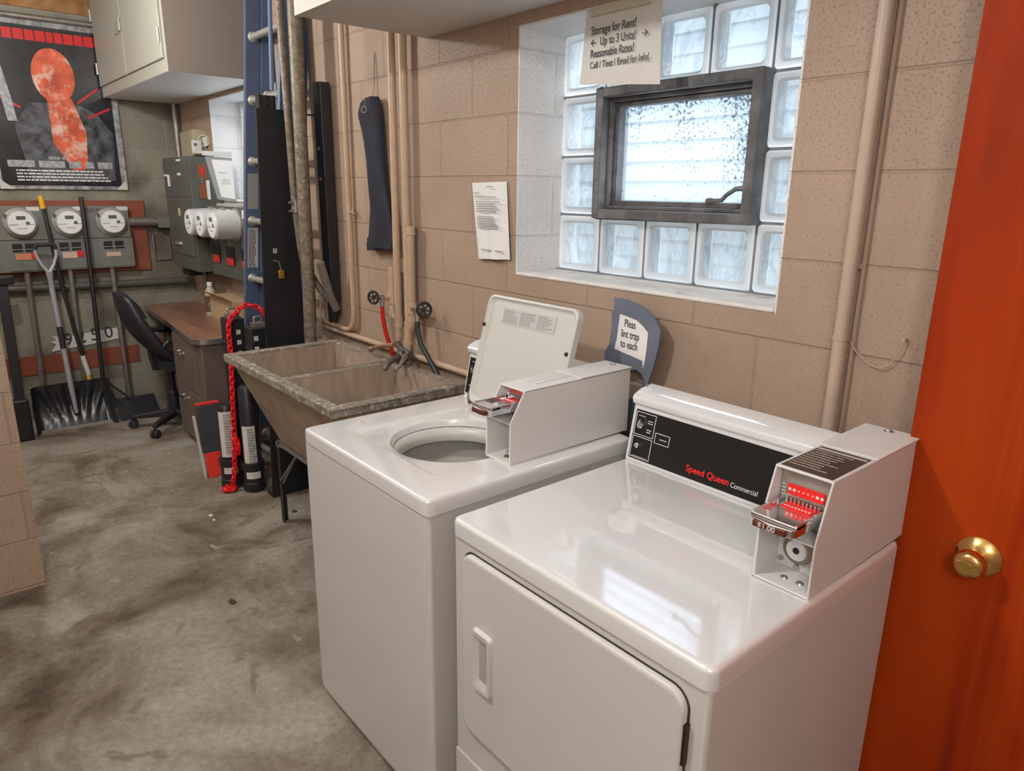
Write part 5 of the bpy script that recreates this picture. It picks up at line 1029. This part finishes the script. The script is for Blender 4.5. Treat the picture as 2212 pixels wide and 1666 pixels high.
# ------------------------------------------------------------------ shovels and handles at the end wall
sh = thing('snow_shovel', (-4.65, -.96, 0), 'black snow shovel with grey shaft and D-grip leaning at the end wall', 'shovel')
NB = 28; L = []
for j in range(11):
    v = j/10; l = []
    for i in range(NB+1):
        u = i/NB; yb = -1.195+.47*u; yt = -1.185+.455*u
        y = yb*(1-v)+yt*v; z = .012+.292*v; x = -4.63-.075*v-.055*math.sin(PI*v*.9)
        x += .016*math.sin(((u-.5)/(.35+.65*v))*PI*9)*math.sin(PI*min(1, max(0, v-.15)/.85))**.7+(.050*max(0, abs(u-.5)*2-.86)/.14)
        l.append(Vector((x, y, z)))
    L.append(l)
b = B(); V = [[b.b.verts.new(p) for p in l] for l in L]; W_ = [[b.b.verts.new(p+Vector((-.005, 0, 0))) for p in l] for l in L]
for j in range(10):
    for i in range(NB): b.b.faces.new((V[j][i], V[j][i+1], V[j+1][i+1], V[j+1][i])); b.b.faces.new((W_[j][i], W_[j+1][i], W_[j+1][i+1], W_[j][i+1]))
for i in range(NB): b.b.faces.new((V[0][i], W_[0][i], W_[0][i+1], V[0][i+1])); b.b.faces.new((V[10][i], V[10][i+1], W_[10][i+1], W_[10][i]))
for j in range(10): b.b.faces.new((V[j][0], V[j+1][0], W_[j+1][0], W_[j][0])); b.b.faces.new((V[j][NB], W_[j][NB], W_[j+1][NB], V[j+1][NB]))
b.out('blade', M_SHOVEL, sh, smooth=70)
b = B(); b.hexa([(-4.635, -1.197, 0), (-4.622, -1.197, 0), (-4.622, -.725, 0), (-4.635, -.725, 0)], [(-4.640, -1.197, .022), (-4.627, -1.197, .022), (-4.627, -.725, .022), (-4.640, -.725, .022)]); b.out('wear_strip', M_GALV, sh, bev=.002)
sp_ = [Vector((-4.665, -.950, .10)), Vector((-4.685, -.957, .30)), Vector((-4.765, -.965, .93))]
b = B(); b.tube([sp_[0], sp_[1]], [.012, .018], 12); b.tube([sp_[1], sp_[1].lerp(sp_[2], .38)], .0165, 12); b.tube([sp_[1].lerp(sp_[2], .61), sp_[2]], .0165, 12); b.outs('shaft', M_GREYSH, sh)
b = B(); b.tube([sp_[1].lerp(sp_[2], .38), sp_[1].lerp(sp_[2], .61)], .0185, 12); b.out('grip_sleeve', M_RUBBER, sh)
b = B(); g0 = sp_[2]; b.tube([g0-Vector((0, 0, .02)), g0+Vector((0, 0, .06)), g0+Vector((0, 0, .11))], [.017, .015, .022], 12)
for s in (-1, 1): b.tube([g0+Vector((0, s*.004, .11)), g0+Vector((-.006, s*.035, .16)), g0+Vector((-.012, s*.056, .22)), g0+Vector((-.014, s*.058, .262))], [.012, .010, .010, .010], 10)
b.out('d_grip', M_GREYSH, sh)
b = B(); b.tube(bend([g0+Vector((-.014, -.058, .255)), g0+Vector((-.015, -.050, .285)), g0+Vector((-.015, .050, .285)), g0+Vector((-.014, .058, .255))], .02), .013, 10); b.out('grip_bar', M_RUBBER, sh)
yl = thing('yellow_grip_handle', (-4.80, -.85, .25), 'black pole with yellow grip leaning in front of the meter box', 'pole')
b = B(); b.tube([(-4.80, -.828, .315), (-4.795, -.872, .65), (-4.80, -.905, .98), (-4.82, -.935, 1.44)], .0125, 10); b.out('pole', M_BPLAS, yl)
b = B(); b.tube([(-4.8205, -.936, 1.44), (-4.826, -.940, 1.52)], .0165, 12); b.out('yellow_grip', M_YEL, yl)
b = B(); b.tube([(-4.800, -.8255, .32), (-4.800, -.846, .46)], .0155, 12); b.out('pole_sticker', M_PAPER2, yl)
b = B(); b.tube([(-4.800, -.824, .27), (-4.800, -.829, .32)], .0150, 12); b.out('yellow_ferrule', M_YEL, yl)
s2 = thing('black_push_shovel', (-4.72, -.62, 0), 'long-handled black pusher shovel half hidden by the snow shovel', 'shovel')
b = B(); b.tube([(-4.80, -.745, .24), (-4.81, -.725, .90), (-4.83, -.712, 1.515)], .0145, 10); b.out('handle', M_BPLAS, s2)
b = B(); b.hexa([(-4.62, -.70, .0), (-4.61, -.70, .0), (-4.61, -.44, .0), (-4.62, -.44, .0)], [(-4.76, -.70, .13), (-4.75, -.70, .13), (-4.75, -.44, .13), (-4.76, -.44, .13)]); b.out('blade', M_SHOVEL, s2, bev=.003)
b = B(); b.tube([(-4.80, -.742, .27), (-4.70, -.55, .07)], .008, 8).tube([(-4.80, -.742, .22), (-4.68, -.64, .045)], .007, 8); b.out('brace', M_BPLAS, s2)
b = B(); b.hexa([(-4.60, -1.285, .10), (-4.56, -1.285, .10), (-4.56, -1.235, .10), (-4.60, -1.235, .10)], [(-4.72, -1.262, 1.01), (-4.68, -1.262, 1.01), (-4.68, -1.205, 1.01), (-4.72, -1.205, 1.01)])
s3 = thing('black_broom', (-4.6, -1.25, 0), 'black long-handled tool at the left edge next to the partition wall', 'tool'); b.out('handle', M_BPLAS, s3, bev=.004)
b = B(); b.box(-4.62, -4.54, -1.31, -1.215, .0, .27); b.out('head', M_BPLAS, s3, bev=.012); b = B(); b.box(-4.74, -4.66, -1.275, -1.17, .985, 1.04); b.out('crosspiece', M_BPLAS, s3, bev=.008)

# ------------------------------------------------------------------ floor litter
def fleck(x, y, a, l, name, M, lab, cat, g=None):
    b = B(); rnd = random.Random(int(abs(x)*1000)); P = [(x+math.cos(k*PI/3.5+a)*l*(.5+rnd.random()*.6)*.5, y+math.sin(k*PI/3.5+a)*l*(.35+rnd.random()*.4)*.5, .0008) for k in range(7)]
    b.prism(P, (0, 0, .003)); return tag(b.out(name, M), lab, cat, g)
fleck(-1.87, -.885, .3, .05, 'dry_leaf', mat_get('dark_leaf', (.06, .035, .02), .8), 'small dark dry leaf on the floor in front of the washer', 'leaf')
fleck(-2.50, -.355, .8, .05, 'dry_leaf', mat_get('dark_leaf'), 'small dark leaf on the floor under the tub by its front leg', 'leaf')
fleck(-2.71, -.700, 0, .035, 'paint_spot', M_PAPER2, 'pale round spot on the floor, the upper of a pair', 'spot', 'pale spots on the floor')
fleck(-2.65, -.705, 1, .032, 'paint_spot', M_PAPER2, 'pale round spot on the floor, the lower of a pair', 'spot', 'pale spots on the floor')
